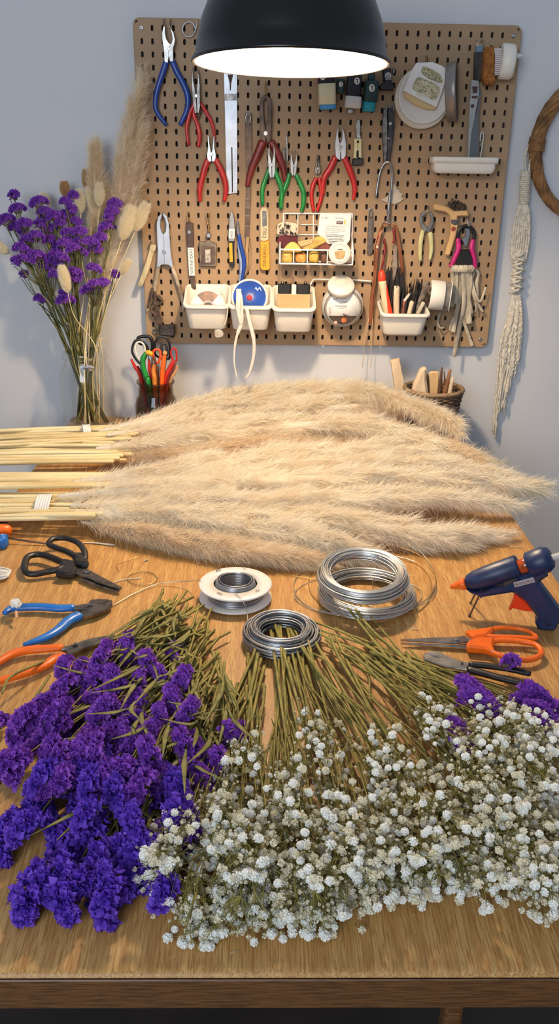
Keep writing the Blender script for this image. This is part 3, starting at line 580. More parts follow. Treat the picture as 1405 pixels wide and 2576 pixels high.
# cord over bin 1
t = Thing('cord', 'thin pale cord with a white tag hanging down the right side of the leftmost bin', 'cord'); F = Fr((0, b1.yf+.002, 0), (0, -1, 0), C4); b = MB()
tube(b, [F(862, 1070, .002), F(850, 1180, .004), (F(820, 1260, .002)), F(785, 1300, -.01)], .0014, 7, 4); t.part('cord', b, cotton); b = MB(); extr(b, F, [(740, 1300), (800, 1300), (818, 1340), (800, 1368), (745, 1368), (735, 1330)], .006, -.012, .001, n=2); t.part('tag', b, M('greyed tag', (206, 196, 180), .7, var=.2, scale=60)); t.done()
def text(t, F, s, x, y, hpx, mat, h=0, rot=0, parent=None, name='lettering', sx=1):
    cu = bpy.data.curves.new('lettering', 'FONT'); cu.body = s; cu.align_x = 'CENTER'; cu.align_y = 'CENTER'; cu.size = 1
    o = bpy.data.objects.new('lettering', cu); C.objects.link(o); dg = bpy.context.evaluated_depsgraph_get(); me = o.evaluated_get(dg).to_mesh()
    a = math.radians(rot); b = MB(); vs = []
    for v in me.vertices:
        X, Y = v.co.x*hpx*1.4*sx, -v.co.y*hpx*1.4; vs.append(F(x+X*math.cos(a)-Y*math.sin(a), y+X*math.sin(a)+Y*math.cos(a), h))
    b.add(vs, [tuple(p.vertices) for p in me.polygons], False)
    o.evaluated_get(dg).to_mesh_clear(); bpy.data.objects.remove(o); bpy.data.curves.remove(cu)
    return t.part(name, b, mat, parent)
# ------------------------------------------------------------------ left lower board
F = W(.004, C4)
t = pliers(F, 'large silver fencing pliers with taped handles on the lower left of the pegboard', (272, 562), (260, 220), 38, 0, [
    ([(215, 700), (200, 800), (185, 900), (155, 990), (110, 1120)], [22, 18, 17, 17, 8]), ([(345, 700), (375, 800), (415, 920), (440, 1020), (448, 1110)], [16, 17, 17, 15, 8])], M('taped handle', (206, 190, 168), .55, rgb2=(110, 90, 74), scale=70, stretch=(1, 1, .4)), steelw, hh=.004,
    polys=[[(252, 205), (215, 240), (202, 300), (205, 420), (213, 560), (205, 700), (222, 710), (245, 685), (275, 680), (275, 560), (270, 400), (250, 380), (238, 330), (240, 270), (252, 235)], [(265, 198), (300, 235), (318, 300), (325, 420), (335, 560), (355, 690), (345, 712), (315, 685), (275, 680), (272, 560), (268, 400), (288, 370), (292, 310), (280, 255), (262, 225)]])
t = Thing('raffia_bundle', 'flattened pale strip of raffia hanging off the left edge of the pegboard', 'raffia'); F = W(.002, C4)
for dx in (-8, 6):
    b = MB(); tube(b, [F(165+dx, 500, .004), F(150+dx, 580, .006), (F(105+dx, 730, .008)), F(48+dx, 880, .008)], [.005, .0042, .005, .0045], 8, 4, flat=.3, up=F.n); t.part('strand', b, raffia)
b = MB(); extr(b, F, [(138, 495), (200, 505), (190, 550), (170, 570), (140, 545)], .005, .003, .001); t.part('fold', b, raffia); t.done(); hook(W(0, C4), 148, 470, 30, 'small wire hook above the pale raffia strip', nickel)
t = Thing('twig_bundle', 'dark brown twisted bark bundle hanging at the bottom left of the pegboard', 'bark'); F = W(.004, C4); b = MB()
for i in range(9):
    r_ = random.Random(i); tube(b, [F(200+r_.uniform(-25, 25), 950+r_.uniform(-20, 30), r_.uniform(.004, .012)), F(215+r_.uniform(-50, 45), 1010+r_.uniform(-30, 30), r_.uniform(.004, .014)), F(180+r_.uniform(-25, 45), 1090, r_.uniform(.004, .012)), F(215+r_.uniform(-30, 30), 1170, .01), F(245+r_.uniform(-30, 20), 1235, .012)], r_.uniform(.0014, .0032), 7, 5)
t.part('twist', b, bark); b = MB(); F2 = W(.006, C4); extr(b, F2, [(225, 1238), (372, 1232), (375, 1330), (340, 1348), (215, 1328), (222, 1280)], .016, .002, .004); t.part('wrapped_block', b, M('black wrapped bundle', (58, 50, 46), .5, rgb2=(26, 22, 22), scale=50, bump=.6))
b = MB(); tube(b, [F(165, 905, .006), F(150, 990, .008), F(120, 1090, .006)], [.0042, .0044, .002], 8, 4, flat=.5, up=F.n); t.part('strip', b, bark); t.done()
t = Thing('safety_hook', 'tiny chrome hook at the bottom left corner of the board', 'hook'); F = W(.001, C4); b = MB(); tube(b, [F(182+15*math.cos(a), 1298+19*math.sin(a), .004) for a in [2*PI*i/10 for i in range(10)]], .0016, 7, 4, closed=True); tube(b, [F(190, 1315, .004), F(194, 1350, .002)], .0013, 6, 2); t.part('eye', b, steel); t.done()
F = W(.002, C4)
t = Thing('craft_knife', 'dark brown craft knife with a long white lettered label', 'knife')
b = MB(); extr(b, F, [(472, 300), (500, 285), (540, 300), (548, 530), (488, 530), (478, 420)], .006, .002, .0012); t.part('handle', b, M('dark brown metal', (84, 66, 58), .45, .4, var=.2, scale=40)); b = MB(); extr(b, F, [(505, 785), (553, 790), (568, 905), (556, 920), (520, 900)], .003, .003, .0008); t.part('blade', b, rusty)
b = MB(); extr(b, F, [(487, 525), (547, 525), (557, 787), (502, 787)], .0072, .0018, .0012); n = t.part('label', b, paper, label='white paper label'); text(t, F, 'DOGUINULIN', 523, 655, 26, ink, .0092, 88, n, sx=1.05)
b = MB(); disc(b, F, 505, 382, 16, .002, .0078, 16); t.part('rivet', b, steel); t.done(); hook(W(0, C4), 495, 200, 90, 'thin brass hook above the dark brown craft knife')
t = Thing('key_tag', 'small framed pewter tag hanging from a chain on the pegboard', 'tag'); b = MB(); F = W(.003, C4)
tube(b, [F(675, 190, .003), F(662, 240, .004), F(672, 300, .005), F(688, 300, .005), F(684, 230, .004), F(676, 190, .003)], .0011, 6, 4); tube(b, [F(684, 320, .005), F(684, 400, .006)], .002, 6, 3); t.part('loop', b, brass)
b = MB(); extr(b, F, [(590, 490), (600, 465), (640, 470), (680, 450), (740, 480), (760, 490), (756, 700), (600, 700)], .006, .002, .002); n = t.part('frame', b, M('pewter frame', (140, 124, 108), .5, .5, var=.35, scale=60, bump=.3))
b = MB(); extr(b, F, [(612, 515), (742, 515), (738, 680), (616, 680)], .001, .0078, .0004); t.part('inset', b, rusty, n); b = MB(); extr(b, F, [(650, 545), (700, 540), (704, 655), (690, 668), (655, 666)], .0018, .0088, .0006); t.part('plate', b, M('mottled plate', (210, 204, 190), .5, rgb2=(110, 100, 88), scale=160), n)
b = MB(); disc(b, F, 684, 412, 26, .006, .004, 18, .002); t.part('bead', b, nickel); t.done(); 
t = Thing('box_cutter', 'slim yellow and black snap knife hanging point up over the second bin', 'knife'); F = W(.003, C4)
b = MB(); extr(b, F, [(895, 170), (925, 260), (932, 400), (925, 470), (866, 470), (866, 380), (872, 260)], .006, .002, .0015); t.part('nose', b, nickel); b = MB(); extr(b, F, [(872, 350), (926, 352), (924, 440), (868, 438)], .0004, .0082); n = t.part('label', b, paper); text(t, F, 'IDH', 897, 400, 26, ink, .0088, 90, n)
b = MB(); extr(b, F, [(868, 472), (922, 472), (920, 600), (924, 690), (905, 712), (880, 690)], .008, .002, .0015); t.part('handle', b, blackp); b = MB(); extr(b, F, [(872, 480), (902, 480), (908, 655), (878, 658)], .0012, .0098, .0004); t.part('inlay', b, yellowp); t.done()
t = Thing('snips', 'slim blue-handled snips hanging over the blue disc in the second bin', 'snips'); F = W(.010, C4)
b = MB(); extr(b, F, [(948, 250), (965, 300), (975, 370), (968, 405), (950, 405), (935, 350), (940, 310)], .005, .002, .001); t.part('jaw', b, steeld)
b = MB(); tube(b, [F(962, 400, .004), F(978, 500, .004), F(1008, 620, .004), F(1010, 720, .004), F(985, 850, .004)], [.004, .0046, .0048, .0044, .003], 10, 5, flat=.7, up=F.n); t.part('grip', b, bluep)
b = MB(); tube(b, [F(955, 420, .001), F(965, 560, .001), F(985, 700, .001), F(970, 870, .001)], [.002, .003, .0042, .003], 8, 5, flat=.5, up=F.n); t.part('grip', b, M('pale blue grip', (150, 166, 200), .45, var=.2, scale=60)); t.done()
t = Thing('raffia_loop', 'thin tan cord loop hanging below the brown file', 'cord'); F = W(.002, C4); b = MB()
tube(b, [F(1045, 430, .004), F(1035, 560, .005), F(1040, 700, .005), F(1010, 800, .004)], [.0042, .004, .0036, .0022], 8, 4, flat=.4, up=F.n); tube(b, [F(1065, 430, .004), F(1080, 560, .004), F(1070, 690, .004), F(1020, 800, .003)], .001, 6, 5); t.part('cord', b, M('tan cord', (176, 144, 108), .7, var=.3, scale=60)); t.done()
t = Thing('box_cutter', 'wide orange snap-off knife with a clear top, left of the wire basket', 'knife'); F = W(.002, C4)
b = MB(); extr(b, F, [(1175, 150), (1215, 152), (1238, 185), (1240, 450), (1200, 470), (1162, 460), (1160, 190)], .008, .002, .0015); t.part('nose', b, M('pale plastic nose', (216, 196, 158), .45, var=.1, scale=50)); b = MB(); extr(b, F, [(1162, 462), (1200, 472), (1242, 452), (1252, 715), (1235, 735), (1180, 735), (1162, 715)], .0095, .002, .0018); n = t.part('handle', b, M('amber plastic', (240, 168, 44), .42, var=.08, scale=40)); text(t, F, 'DZIGUPIZU', 1204, 600, 27, ink, .0119, -88, n)
b = MB(); extr(b, F, [(1180, 185), (1220, 185), (1222, 320), (1182, 330)], .0008, .0102, .0003); t.part('blade', b, steeld); text(t, F, 'DSU', 1204, 390, 34, ink, .0104, -85); t.done()
# ------------------------------------------------------------------ wire basket
YW = YB-.062
t = Thing('wire_basket', 'white wire basket full of soaps and dried pieces in the middle of the pegboard', 'basket')
Fb, Ff = Fr((0, YB-.003, 0), (0, -1, 0), C5), Fr((0, YW, 0), (0, -1, 0), C5); wr = .0014
def rect(F, a, b_, c, d): return [F(*a), F(*b_), F(*c), F(*d)]
def polyt(b, pts, r, closed=False):
    if closed: pts = pts+[pts[0]]
    for p, q in zip(pts, pts[1:]): tube(b, [p, q], r, 7, 1)
b = MB(); polyt(b, rect(Fb, (165, 187), (1030, 187), (1030, 800), (165, 790)), .0019, True)
for x in (345, 540): polyt(b, [Fb(x, 187), Fb(x, 790)], wr)
for y in (455,): polyt(b, [Fb(165, y), Fb(1030, y)], wr)
polyt(b, [Fb(385, 328), Fb(580, 328)], wr); t.part('back_grid', b, whitep2)
fa, fb_, fc, fd = Ff(115, 640), Ff(1050, 655), Ff(1025, 830), Ff(122, 822)
zt = (fa.z+fb_.z)/2; zb_ = (fc.z+fd.z)/2; xl_, xr_ = (fa.x+fd.x)/2, (fb_.x+fc.x)/2
b = MB(); polyt(b, [V((xl_, YW, zt)), V((xr_, YW, zt)), V((xr_, YW, zb_)), V((xl_, YW, zb_))], .0019, True)
for x in (292, 465, 718): p = Ff(x, 700); polyt(b, [V((p.x, YW, zt)), V((p.x, YW, zb_))], wr)
t.part('front_grid', b, whitep2)
b = MB(); z2 = zb_
for x in np.linspace(xl_, xr_, 7): polyt(b, [V((x, YW, z2)), V((x, YB-.003, z2))], wr)
t.part('floor_grid', b, whitep2)
for x in (xl_, xr_):
    b = MB(); polyt(b, [V((x, YW, zt)), V((x, YB-.003, zt+.035))], wr); polyt(b, [V((x, (YW+YB)/2, z2)), V((x, (YW+YB)/2, zt+.017))], wr); t.part('side_grid', b, whitep2)
t.done()
def lump(b, c, s, seed, mi=0, rough=.15):
    r_ = np.random.default_rng(seed); vs = []; fs = []; n1, n2 = 7, 10
    for i in range(n1+1):
        for j in range(n2):
            th, ph = PI*i/n1, 2*PI*j/n2; k_ = 1+rough*(r_.random()-.5)
            f = lambda q: math.copysign(abs(q)**.6, q); vs.append((c[0]+s[0]*f(math.sin(th)*math.cos(ph))*k_, c[1]+s[1]*f(math.sin(th)*math.sin(ph))*k_, c[2]+s[2]*f(math.cos(th))*k_))
    for i in range(n1):
        for j in range(n2): l = (j+1) % n2; fs.append((i*n2+j, (i+1)*n2+j, (i+1)*n2+l, i*n2+l))
    b.add(vs, fs, True, mi); return b
soap = M('yellow loofah soap', (226, 190, 98), .6, var=.25, scale=70, stretch=(.3, 1, 1), bump=.4)
F = Fr((0, YW+.022, 0), (0, -1, 0), C5)
for lab, (x, y, w, h), mt, kind in [
    ('yellow soap block low at the left of the wire basket', (208, 735, 72, 78), soap, 'soap'), ('orange-veined soap block second from the left in the wire basket', (380, 745, 72, 62), M('veined soap', (230, 178, 90), .6, rgb2=(170, 110, 50), scale=60), 'soap'),
    ('mustard soap lump third from the left in the wire basket', (545, 735, 66, 68), M('mustard soap', (214, 180, 84), .6, var=.2, scale=40), 'soap'), ('brown pod piece at the foot of the round white tin in the basket', (670, 740, 40, 70), M('brown pod', (120, 84, 64), .7, var=.4, scale=50), 'pod')]:
    t = Thing(kind+'_piece', lab, kind); b = MB(); p = F(x, y); lump(b, p, (F.m(x, y, w), .014, F.m(x, y, h)), int(x), rough=.12); t.part('piece', b, mt); t.done()
F = Fr((0, YW+.03, 0), (0, -1, 0), C5); wine = M('wine red glass piece', (96, 30, 28), .3, var=.3, scale=40, coat=.5)
for lab, poly, mt, th, hh, kind in [
    ('dark wine-red stone leaning out of the left of the wire basket', [(80, 540), (130, 470), (250, 460), (340, 500), (345, 560), (400, 630), (380, 660), (200, 650), (150, 620)], wine, .014, -.006, 'stone'),
    ('round yellow soap slice standing in front of the wine-red stone', [(165, 660), (190, 590), (250, 540), (310, 545), (365, 600), (380, 660)], M('yellow slice', (240, 196, 104), .5, var=.06, scale=30), .010, .012, 'soap'),
    ('ribbed yellow bark stick lying across the middle of the wire basket', [(405, 620), (520, 560), (540, 500), (620, 470), (680, 500), (690, 545), (600, 590), (480, 650)], soap, .010, .004, 'bark'),
    ('reddish brown flake behind the white tin in the wire basket', [(600, 600), (690, 545), (750, 600), (740, 650), (610, 645)], M('red brown flake', (130, 62, 48), .6, var=.3, scale=60), .006, .004, 'flake'),
    ('flat pale wood slat lying behind the soaps in the wire basket', [(350, 545), (520, 510), (540, 560), (400, 610), (350, 600)], beech, .006, -.004, 'slat'),
    ('cream pouch with black dried sprigs at the left end of the wire basket', [(90, 330), (150, 300), (250, 300), (340, 330), (345, 440), (300, 470), (130, 470), (78, 430)], M('cream pouch', (226, 208, 180), .8, var=.08, scale=30), .012, -.012, 'pouch')]:
    t = Thing(kind+'_piece', lab, kind); b = MB(); extr(b, F, poly, th, hh, .002, n=3); t.part('body', b, mt)
    if kind == 'pouch':
        b = MB(); r_ = random.Random(5)
        for i in range(26):
            x, y = r_.uniform(130, 330), r_.uniform(315, 440); tube(b, [F(x, y, .001+.002), F(x+r_.uniform(-35, 35), y+r_.uniform(-30, 30), .006), F(x+r_.uniform(-50, 50), y+r_.uniform(-40, 50), .004)], [.0004, .0012, .0003], 5, 3)
        t.part('dried_sprig', b, M('black sprig', (52, 38, 40), .8, var=.3))
    t.done()
t = Thing('paper_card', 'white printed card propped in the right half of the wire basket', 'card'); F = Fr((0, YB-.022, 0), (0, -1, 0), C5)
b = MB(); extr(b, F, [(625, 178), (1018, 192), (1000, 520), (960, 575), (720, 570), (590, 440)], .0012, 0, .0003); n = t.part('card', b, paper)
for s_, x, y, h_ in (('EA.JEYF ZUOEUMEE A MUE aaoult', 820, 350, 11), ('MUOE AUFTUL MAUZE OU EL N', 820, 380, 11), ('EOUPTITUAEEN ABBEUCE v aua', 820, 405, 11), ('POPUTIU MNURUE.DIE', 765, 425, 11), ('U.ONE TAZUEMIE aue', 765, 448, 9), ('aun wuemn auntua oue', 830, 505, 10), ('L. OU', 690, 240, 20), ('Gus Tusav', 870, 245, 16)): text(t, F, s_, x, y, h_*1.1, ink, .0014, 3, n)
b = MB(); extr(b, F, [(835, 278), (912, 282), (908, 322), (828, 318)], .0003, .0013); t.part('printed_block', b, M('maroon print', (80, 40, 42), .7), n); text(t, F, 'SW', 870, 300, 26, paper, .0018, 3, n)
b = MB(); extr(b, F, [(925, 265), (948, 268), (942, 325), (922, 322)], .0003, .0013); t.part('printed_block', b, M('pale yellow print', (224, 204, 110), .7), n)
b = MB(); r_ = random.Random(3)
for i in range(10): y = 460+i*12; tube(b, [F(690+i*6, y, .0015), F(800, y+r_.uniform(-8, 10), .0015), F(960-r_.uniform(0, 60), y+r_.uniform(0, 12), .0015)], .0003, 4, 3)
t.part('scribble', b, ink, n); t.done()
t = Thing('round_tin', 'round white tin hooked on the front right corner of the wire basket', 'tin'); F = Fr((0, YW-.003, 0), (0, -1, 0), C5)
b = MB(); disc(b, F, 868, 682, 138, .014, -.001, 48, .002); n = t.part('tin', b, whitep); R2 = F.m(868, 682, 1)
b = MB(); lathe(b, F(868, 682, .0132), [(R2*112, 0), (R2*112, .0006), (R2*107, .0006), (R2*107, 0)], (0, -1, 0), 40, closed=True); t.part('ridge', b, M('grey ridge', (190, 184, 176), .5), n)
b = MB(); extr(b, F, [(812, 655), (925, 650), (932, 680), (915, 745), (820, 748), (806, 690)], .0006, .0132, .0002, n=2); t.part('label_patch', b, M('tan label patch', (206, 170, 116), .7, var=.25, scale=200), n); b = MB(); extr(b, F, [(832, 640), (850, 626), (895, 626), (912, 642)], .0006, .0132); t.part('label_patch', b, M('taupe print', (110, 92, 84), .7), n); text(t, F, 'ouoerua', 870, 790, 10, ink, .0134, 0, n); t.done()
# ------------------------------------------------------------------ round jar on its rod
t = Thing('peg_rod', 'long white wire rod running right from the third bin behind the round jar', 'rod'); F = W(.006, C5); b = MB()
tube(b, [F(485, 1100, .01), F(530, 1030, .006), F(560, 1015, .004), F(760, 1018, .003), F(1060, 1024, .003), F(1270, 1042, .001)], .0019, 8, 4); t.part('rod', b, whitep2)
b = MB(); tube(b, [F(140, 1090, .03), F(150, 1070, .03), F(300, 1075, .034), F(480, 1090, .03), F(492, 1110, .02)], .0024, 8, 4); t.part('loop', b, whitep2); t.done()
t = Thing('round_jar', 'round clear jar with a white lid and printed label hanging on the pegboard', 'jar')
F = W(.030, C5); c = F(905, 1350, 0); R = F.m(905, 1350, 268); tilt = V((0.02, -.86, -.10)).normalized()
b = MB(); lathe(b, c, [(R*.25, -.030), (R*.72, -.026), (R*.93, -.014), (R, 0), (R*.97, .010), (R*.88, .017), (R*.80, .020), (.001, .020)], tilt, 56); t.part('body', b, M('frosted jar side', (206, 204, 198), .18, coat=.6))
b = MB(); lathe(b, c, [(R*.885, .0172), (R*.82, .0205), (R*.80, .0203)], tilt, 56, closed=False); t.part('front_ring', b, M('grey jar front', (150, 146, 140), .3, coat=.4))
axx, u_, w_ = basis(tilt); Fj = Fr(c+axx*.0212, axx, C5); Rj = R*.78; b = MB(); lathe(b, Fj.p0, [(Rj, -.0002), (Rj, .0004), (.001, .0005)], axx, 48); nl = t.part('label', b, paper)
def circ(F, cx, cy, pts): return pts
b = MB(); cc = Fj.p0+axx*.0006; arc = [cc+u_*(Rj*.985*math.cos(a))+w_*(Rj*.985*math.sin(a)) for a in [math.radians(180+62*(-1+2*i/16)) for i in range(17)]]
b.add(arc+[cc+axx*.0, ], [tuple(range(17))[::1]], False); t.part('label_band', b, M('dark label band', (70, 56, 50), .7, var=.3, scale=90), nl)
text(t, Fj, 'BOOEI', 885, 1248, 30, inkb, .0009, 0, nl); text(t, Fj, 'C~', 815, 1265, 26, ink, .0009, 0, nl); text(t, Fj, 'muth\u00b2', 940, 1300, 20, ink, .0009, 8, nl); text(t, Fj, 'dLituwing', 885, 1352, 26, ink, .0009, 0, nl); text(t, Fj, 'u m lmu,', 890, 1380, 15, ink, .0009, 0, nl); text(t, Fj, 'ISD NSD', 748, 1415, 18, M('rose print', (176, 84, 74), .7), .0009, 88, nl)
b = MB(); disc(b, Fj, 925, 1530, 34, .0004, .0012, 18); t.part('printed_fruit', b, M('orange print', (214, 120, 60), .7, var=.3, scale=200), nl); b = MB(); disc(b, Fj, 820, 1560, 22, .0004, .0012, 14); t.part('printed_fruit', b, M('peach print', (222, 176, 156), .7), nl)
b = MB(); r_ = random.Random(2)
for i in range(22): x = r_.uniform(890, 990); y = r_.uniform(1450, 1510); disc(b, Fj, x, y, r_.uniform(5, 13), .0003, .0011, 8)
t.part('printed_leaf', b, inkb, nl)
cl_ = W(.050, C5)(890, 1085, 0); ax2 = V((0, -.62, .78)).normalized(); RL = W(.05, C5).m(890, 1085, 172)
b = MB(); lathe(b, cl_, [(RL*.93, -.012), (RL, -.011), (RL, -.002), (RL*.96, .0008), (.001, .001)], ax2, 48); n = t.part('lid', b, whitep); Fl = Fr(cl_+ax2*.0012, ax2, C5)
b = MB()
for r3 in (85, 70, 52): 
    q = [Fl(890+r3*math.cos(a)*1.05, 1045+r3*.72*math.sin(a), .0003) for a in [2*PI*i/14 for i in range(14)]]; tube(b, q, .0004, 5, 3, closed=True)
t.part('embossed_ring', b, M('embossing', (196, 186, 172), .6), n); text(t, Fl, 'Sie Vut', 890, 1045, 22, M('embossing', (0, 0, 0)), .0004, 0, n, sx=1.2); t.done()
# grey bar, wires
F = W(.002, C6); t = Thing('file', 'short grey metal file hanging right of the wire basket', 'file'); b = MB(); extr(b, F, [(100, 260), (145, 265), (142, 600), (118, 628), (85, 615), (92, 400)], .004, .002, .001); t.part('blade', b, M('grey file', (110, 104, 100), .5, .5, var=.25, scale=80, bump=.3))
b = MB(); tube(b, [F(106, 262, .005), F(104, 195, .005), F(120, 172, .005), F(136, 200, .005), F(128, 262, .005)], .0016, 6, 4); t.part('wire_loop', b, steel); b = MB(); disc(b, F, 115, 352, 9, .001, .006, 12); t.part('rivet', b, steel); t.done()
t = Thing('copper_wire_bundle', 'bundle of long copper and red wires looped over the silver hook', 'wire'); F = W(.012, C6); r_ = random.Random(11); b = MB(); b2 = MB()
for i in range(8):
    dx = i*6; tube(b, [F(300, 312+i*2, .006+i*.001), F(255-dx*.3, 320+dx*.2, .008+i*.001), F(225-dx*.6, 400, .008), F(195-dx*.9+r_.uniform(-6, 6), 560, .008+r_.uniform(-.003, .003)), F(175-dx*.6, 800, .008), F(150-dx*.7+r_.uniform(-8, 8), 1050, .006), F(130-dx*.6+r_.uniform(-8, 8), 1300, .005)], F.m(200, 500, 5.0), 6, 4)
for i in range(5): tube(b, [F(300, 312+i*2, .006), F(340+i*4, 330, .008+i*.001), F(368+i*5, 400, .008), F(395+i*6, 600, .008), F(425+i*5, 820-i*10, .006)], F.m(200, 500, 4.2), 6, 4)
t.part('strand', b, copper)
tube(b2, [F(250, 470, .004), F(262, 560, .004), F(240, 700, .006), F(215, 830, .006)], F.m(200, 500, 12), 7, 4, flat=.6, up=F.n); tube(b2, [F(345, 370, .004), F(355, 470, .004), F(345, 510, .004)], F.m(200, 500, 13), 7, 4, flat=.6, up=F.n); t.part('red_strip', b2, dkred)
b = MB()
for x0, x1, x2 in ((92, 60, 38), (130, 126, 120)): tube(b, [F(x0+10, 1250, .005), F(x1, 1480, .006), F(x2, 1720, .012)], .0009, 6, 4)
t.part('tail', b, M('pale wire', (214, 190, 160), .4, .5)); b = MB(); lump(b, F(180, 545, .016), (.0025, .002, .003), 4); t.part('bead', b, whitep); t.done()
t = Thing('driftwood_piece', 'ragged black and grey bark piece hanging above the bin of markers', 'bark'); F = W(.006, C6); b = MB()
extr(b, F, [(335, 520), (378, 530), (372, 640), (380, 740), (350, 870), (330, 880), (335, 760), (322, 740), (340, 640)], .008, .006, .001); t.part('strip', b, M('grey bark', (150, 136, 120), .8, rgb2=(84, 72, 62), scale=60, bump=.5))
b = MB()
for i in range(22):
    x = 275+i*7.6; yt = 770+(28*math.sin(i*1.7))-(50 if 8 < i < 14 else 0); tube(b, [F(x+10, 1050, .002), F(x, 900, .006+.003*math.sin(i)), F(x-2, yt, .006)], [.0042, .004, .0012], 6, 3)
t.part('fringe', b, M('black fringe', (34, 30, 32), .85, var=.4, scale=90, bump=.6)); t.done()
# contents of bin 4
def inbin(label, base, F, top, r, mt, name, cat, flat=1, cap=None, capm=None):
    t = Thing(name, label, cat); b = MB(); tp = F(*top[:2]); rr = r if isinstance(r, list) else [r, r, r]
    md = (V(base)+tp)/2; tube(b, [V(base), md, tp], rr, 10, 3, flat=flat, up=(0, -1, 0)); n = t.part('shaft', b, mt)
    if cap: b = MB(); q = F(*cap); tube(b, [tp+(q-tp)*-.02, (tp+q)/2, q], [rr[-1]*1.02, rr[-1], rr[-1]*.7], 10, 3, flat=flat, up=(0, -1, 0)); t.part('cap', b, capm)
    t.done()
F = Fr((0, b4.yc-.008, 0), (0, -1, 0), C6); z0 = b4.z-.045; bx = b4.cx; yy = b4.yc
inbin('thick cream marker with an orange-red cap at the left of the marker bin', (bx-.030, yy-.006, z0), F, (236, 880), [.008, .0085, .009], M('cream marker', (226, 206, 168), .55, var=.1), 'marker', 'marker', cap=(228, 795), capm=M('orange red plastic', (222, 62, 30), .4))
inbin('long vermilion marker leaning beside the cream marker', (bx-.022, yy-.014, z0), F, (255, 900), .0055, M('vermilion plastic', (226, 62, 26), .4), 'marker', 'marker')
inbin('pale round-ended wooden dowel standing in the marker bin', (bx-.014, yy-.012, z0), F, (375, 950), [.006, .007, .008], M('pale wood', (232, 204, 170), .6, var=.12, scale=60, stretch=(1, 1, .2)), 'dowel', 'dowel')
inbin('dark paint brush with pinkish ferrule in the middle of the marker bin', (bx-.004, yy-.010, z0), F, (455, 1080), .0035, M('red brown handle', (150, 84, 66), .5, var=.3), 'paint_brush', 'brush', cap=(515, 1000), capm=M('pink beige', (222, 190, 172), .6))
inbin('short pale wooden stick at the front of the marker bin', (bx+.006, yy-.014, z0), F, (530, 1090), [.004, .005, .0055], M('pale wood', (0, 0, 0)), 'stick', 'stick')
inbin('grey-beige brush handle leaning right in the marker bin', (bx+.018, yy-.012, z0), F, (640, 1100), [.003, .0045, .005], drift, 'stick', 'stick'); inbin('dark mottled brush leaning out at the right end of the marker bin', (bx+.020, yy-.004, z0), F, (680, 900), [.003, .006, .008], M('mottled brush', (130, 116, 104), .7, rgb2=(44, 36, 38), scale=120, bump=.4), 'paint_brush', 'brush', flat=.6)
t = Thing('feather_bunch', 'dense bunch of ragged black bristles standing in the marker bin', 'bristles', kind='stuff'); b = MB(); r_ = random.Random(21)
for i in range(90):
    x = r_.uniform(330, 670); tx = x+(x-480)*.06+r_.uniform(-14, 14); ty = 850+abs(x-540)*.1+r_.uniform(0, 150)
    p = F(tx, ty, r_.uniform(-.02, .01)); q = V((bx+(x-500)/3.9/1050*.9, yy+r_.uniform(-.014, .018), z0+.01)); tube(b, [q, (p+q)/2+V((r_.uniform(-.003, .003), 0, 0)), p], [.0018, .0026, .0006], 5, 2)
t.part('bristles', b, M('black fringe', (0, 0, 0))); t.done()
# spool and rolls
t = Thing('spool', 'white cylinder spool lying sideways right of the marker bin', 'spool'); c = W(.040, C6)(700, 1018, 0); b = MB(); R = W(.04, C6).m(700, 1018, 142); lathe(b, c, [(R*.55, .002), (R*.97, 0), (R, .002), (R*.99, .031), (R*.95, .033), (R*.5, .033)], (1, -.10, -.06), 48); t.part('drum', b, whitep); b = MB(); lathe(b, c, [(R*.5, .001), (R*.5, -.0015), (R*.2, -.002), (.001, -.002)], (1, -.10, -.06), 30); t.part('core', b, steeld)
t.done()
t = Thing('tape_roll', 'grey glassy tape roll beside the white spool', 'tape'); c = W(.036, C6)(850, 1040, 0); b = MB(); lathe(b, c, [(R*.6, -.004), (R*.98, -.004), (R*1.02, 0), (R*.98, .012), (R*.6, .012)], (1, -.22, -.05), 44, closed=True); t.part('roll', b, M('grey tape', (150, 142, 132), .3, var=.3, scale=50, coat=.4)); b = MB(); lathe(b, c, [(R*.9, .0125), (R*1.04, .0125), (R*1.04, .0145), (R*.9, .0145)], (1, -.22, -.05), 44, closed=True); t.part('flange', b, paper)
b = MB(); F = W(.012, C6); tube(b, [F(815, 1180, 0), F(780, 1280, .004), F(800, 1340, .006), F(845, 1340, .004)], .0025, 7, 4, flat=.3, up=F.n); t.part('tail', b, M('clear tape', (200, 190, 170), .3, trans=.4)); t.done()
# cream-handled pliers, wooden Y, pink secateurs, strip bundle
pliers(W(.004, C6), 'cream-handled pliers with curved silver jaws near the right of the pegboard', (668, 375), (665, 200), 52, 0, [
    ([(632, 385), (612, 480), (605, 580), (606, 680)], [18, 20, 18, 14]), ([(700, 410), (712, 500), (712, 590), (698, 670)], [22, 20, 17, 13])], creamg, nickel,
    polys=[[(650, 195), (605, 225), (592, 290), (615, 360), (645, 400), (670, 395), (655, 350), (625, 300), (622, 250), (655, 225)], [(680, 195), (722, 220), (735, 290), (715, 350), (690, 405), (665, 390), (690, 330), (708, 290), (705, 240), (678, 222)]])
hook(W(0, C6), 678, 150, 60, 'thin wire hook above the cream-handled pliers', nickel)
t = Thing('wooden_hanger', 'forked pale wooden piece hanging above the magenta pruners', 'hanger'); F = W(.004, C6)
b = MB(); extr(b, F, [(735, 130), (760, 125), (860, 150), (925, 195), (1050, 190), (1070, 215), (1062, 248), (965, 248), (970, 330), (950, 430), (905, 580), (885, 628), (850, 625), (845, 600), (880, 480), (900, 380), (895, 280), (875, 225), (820, 200), (735, 185)], .012, .004, .003, n=2); n = t.part('fork', b, lightwood)
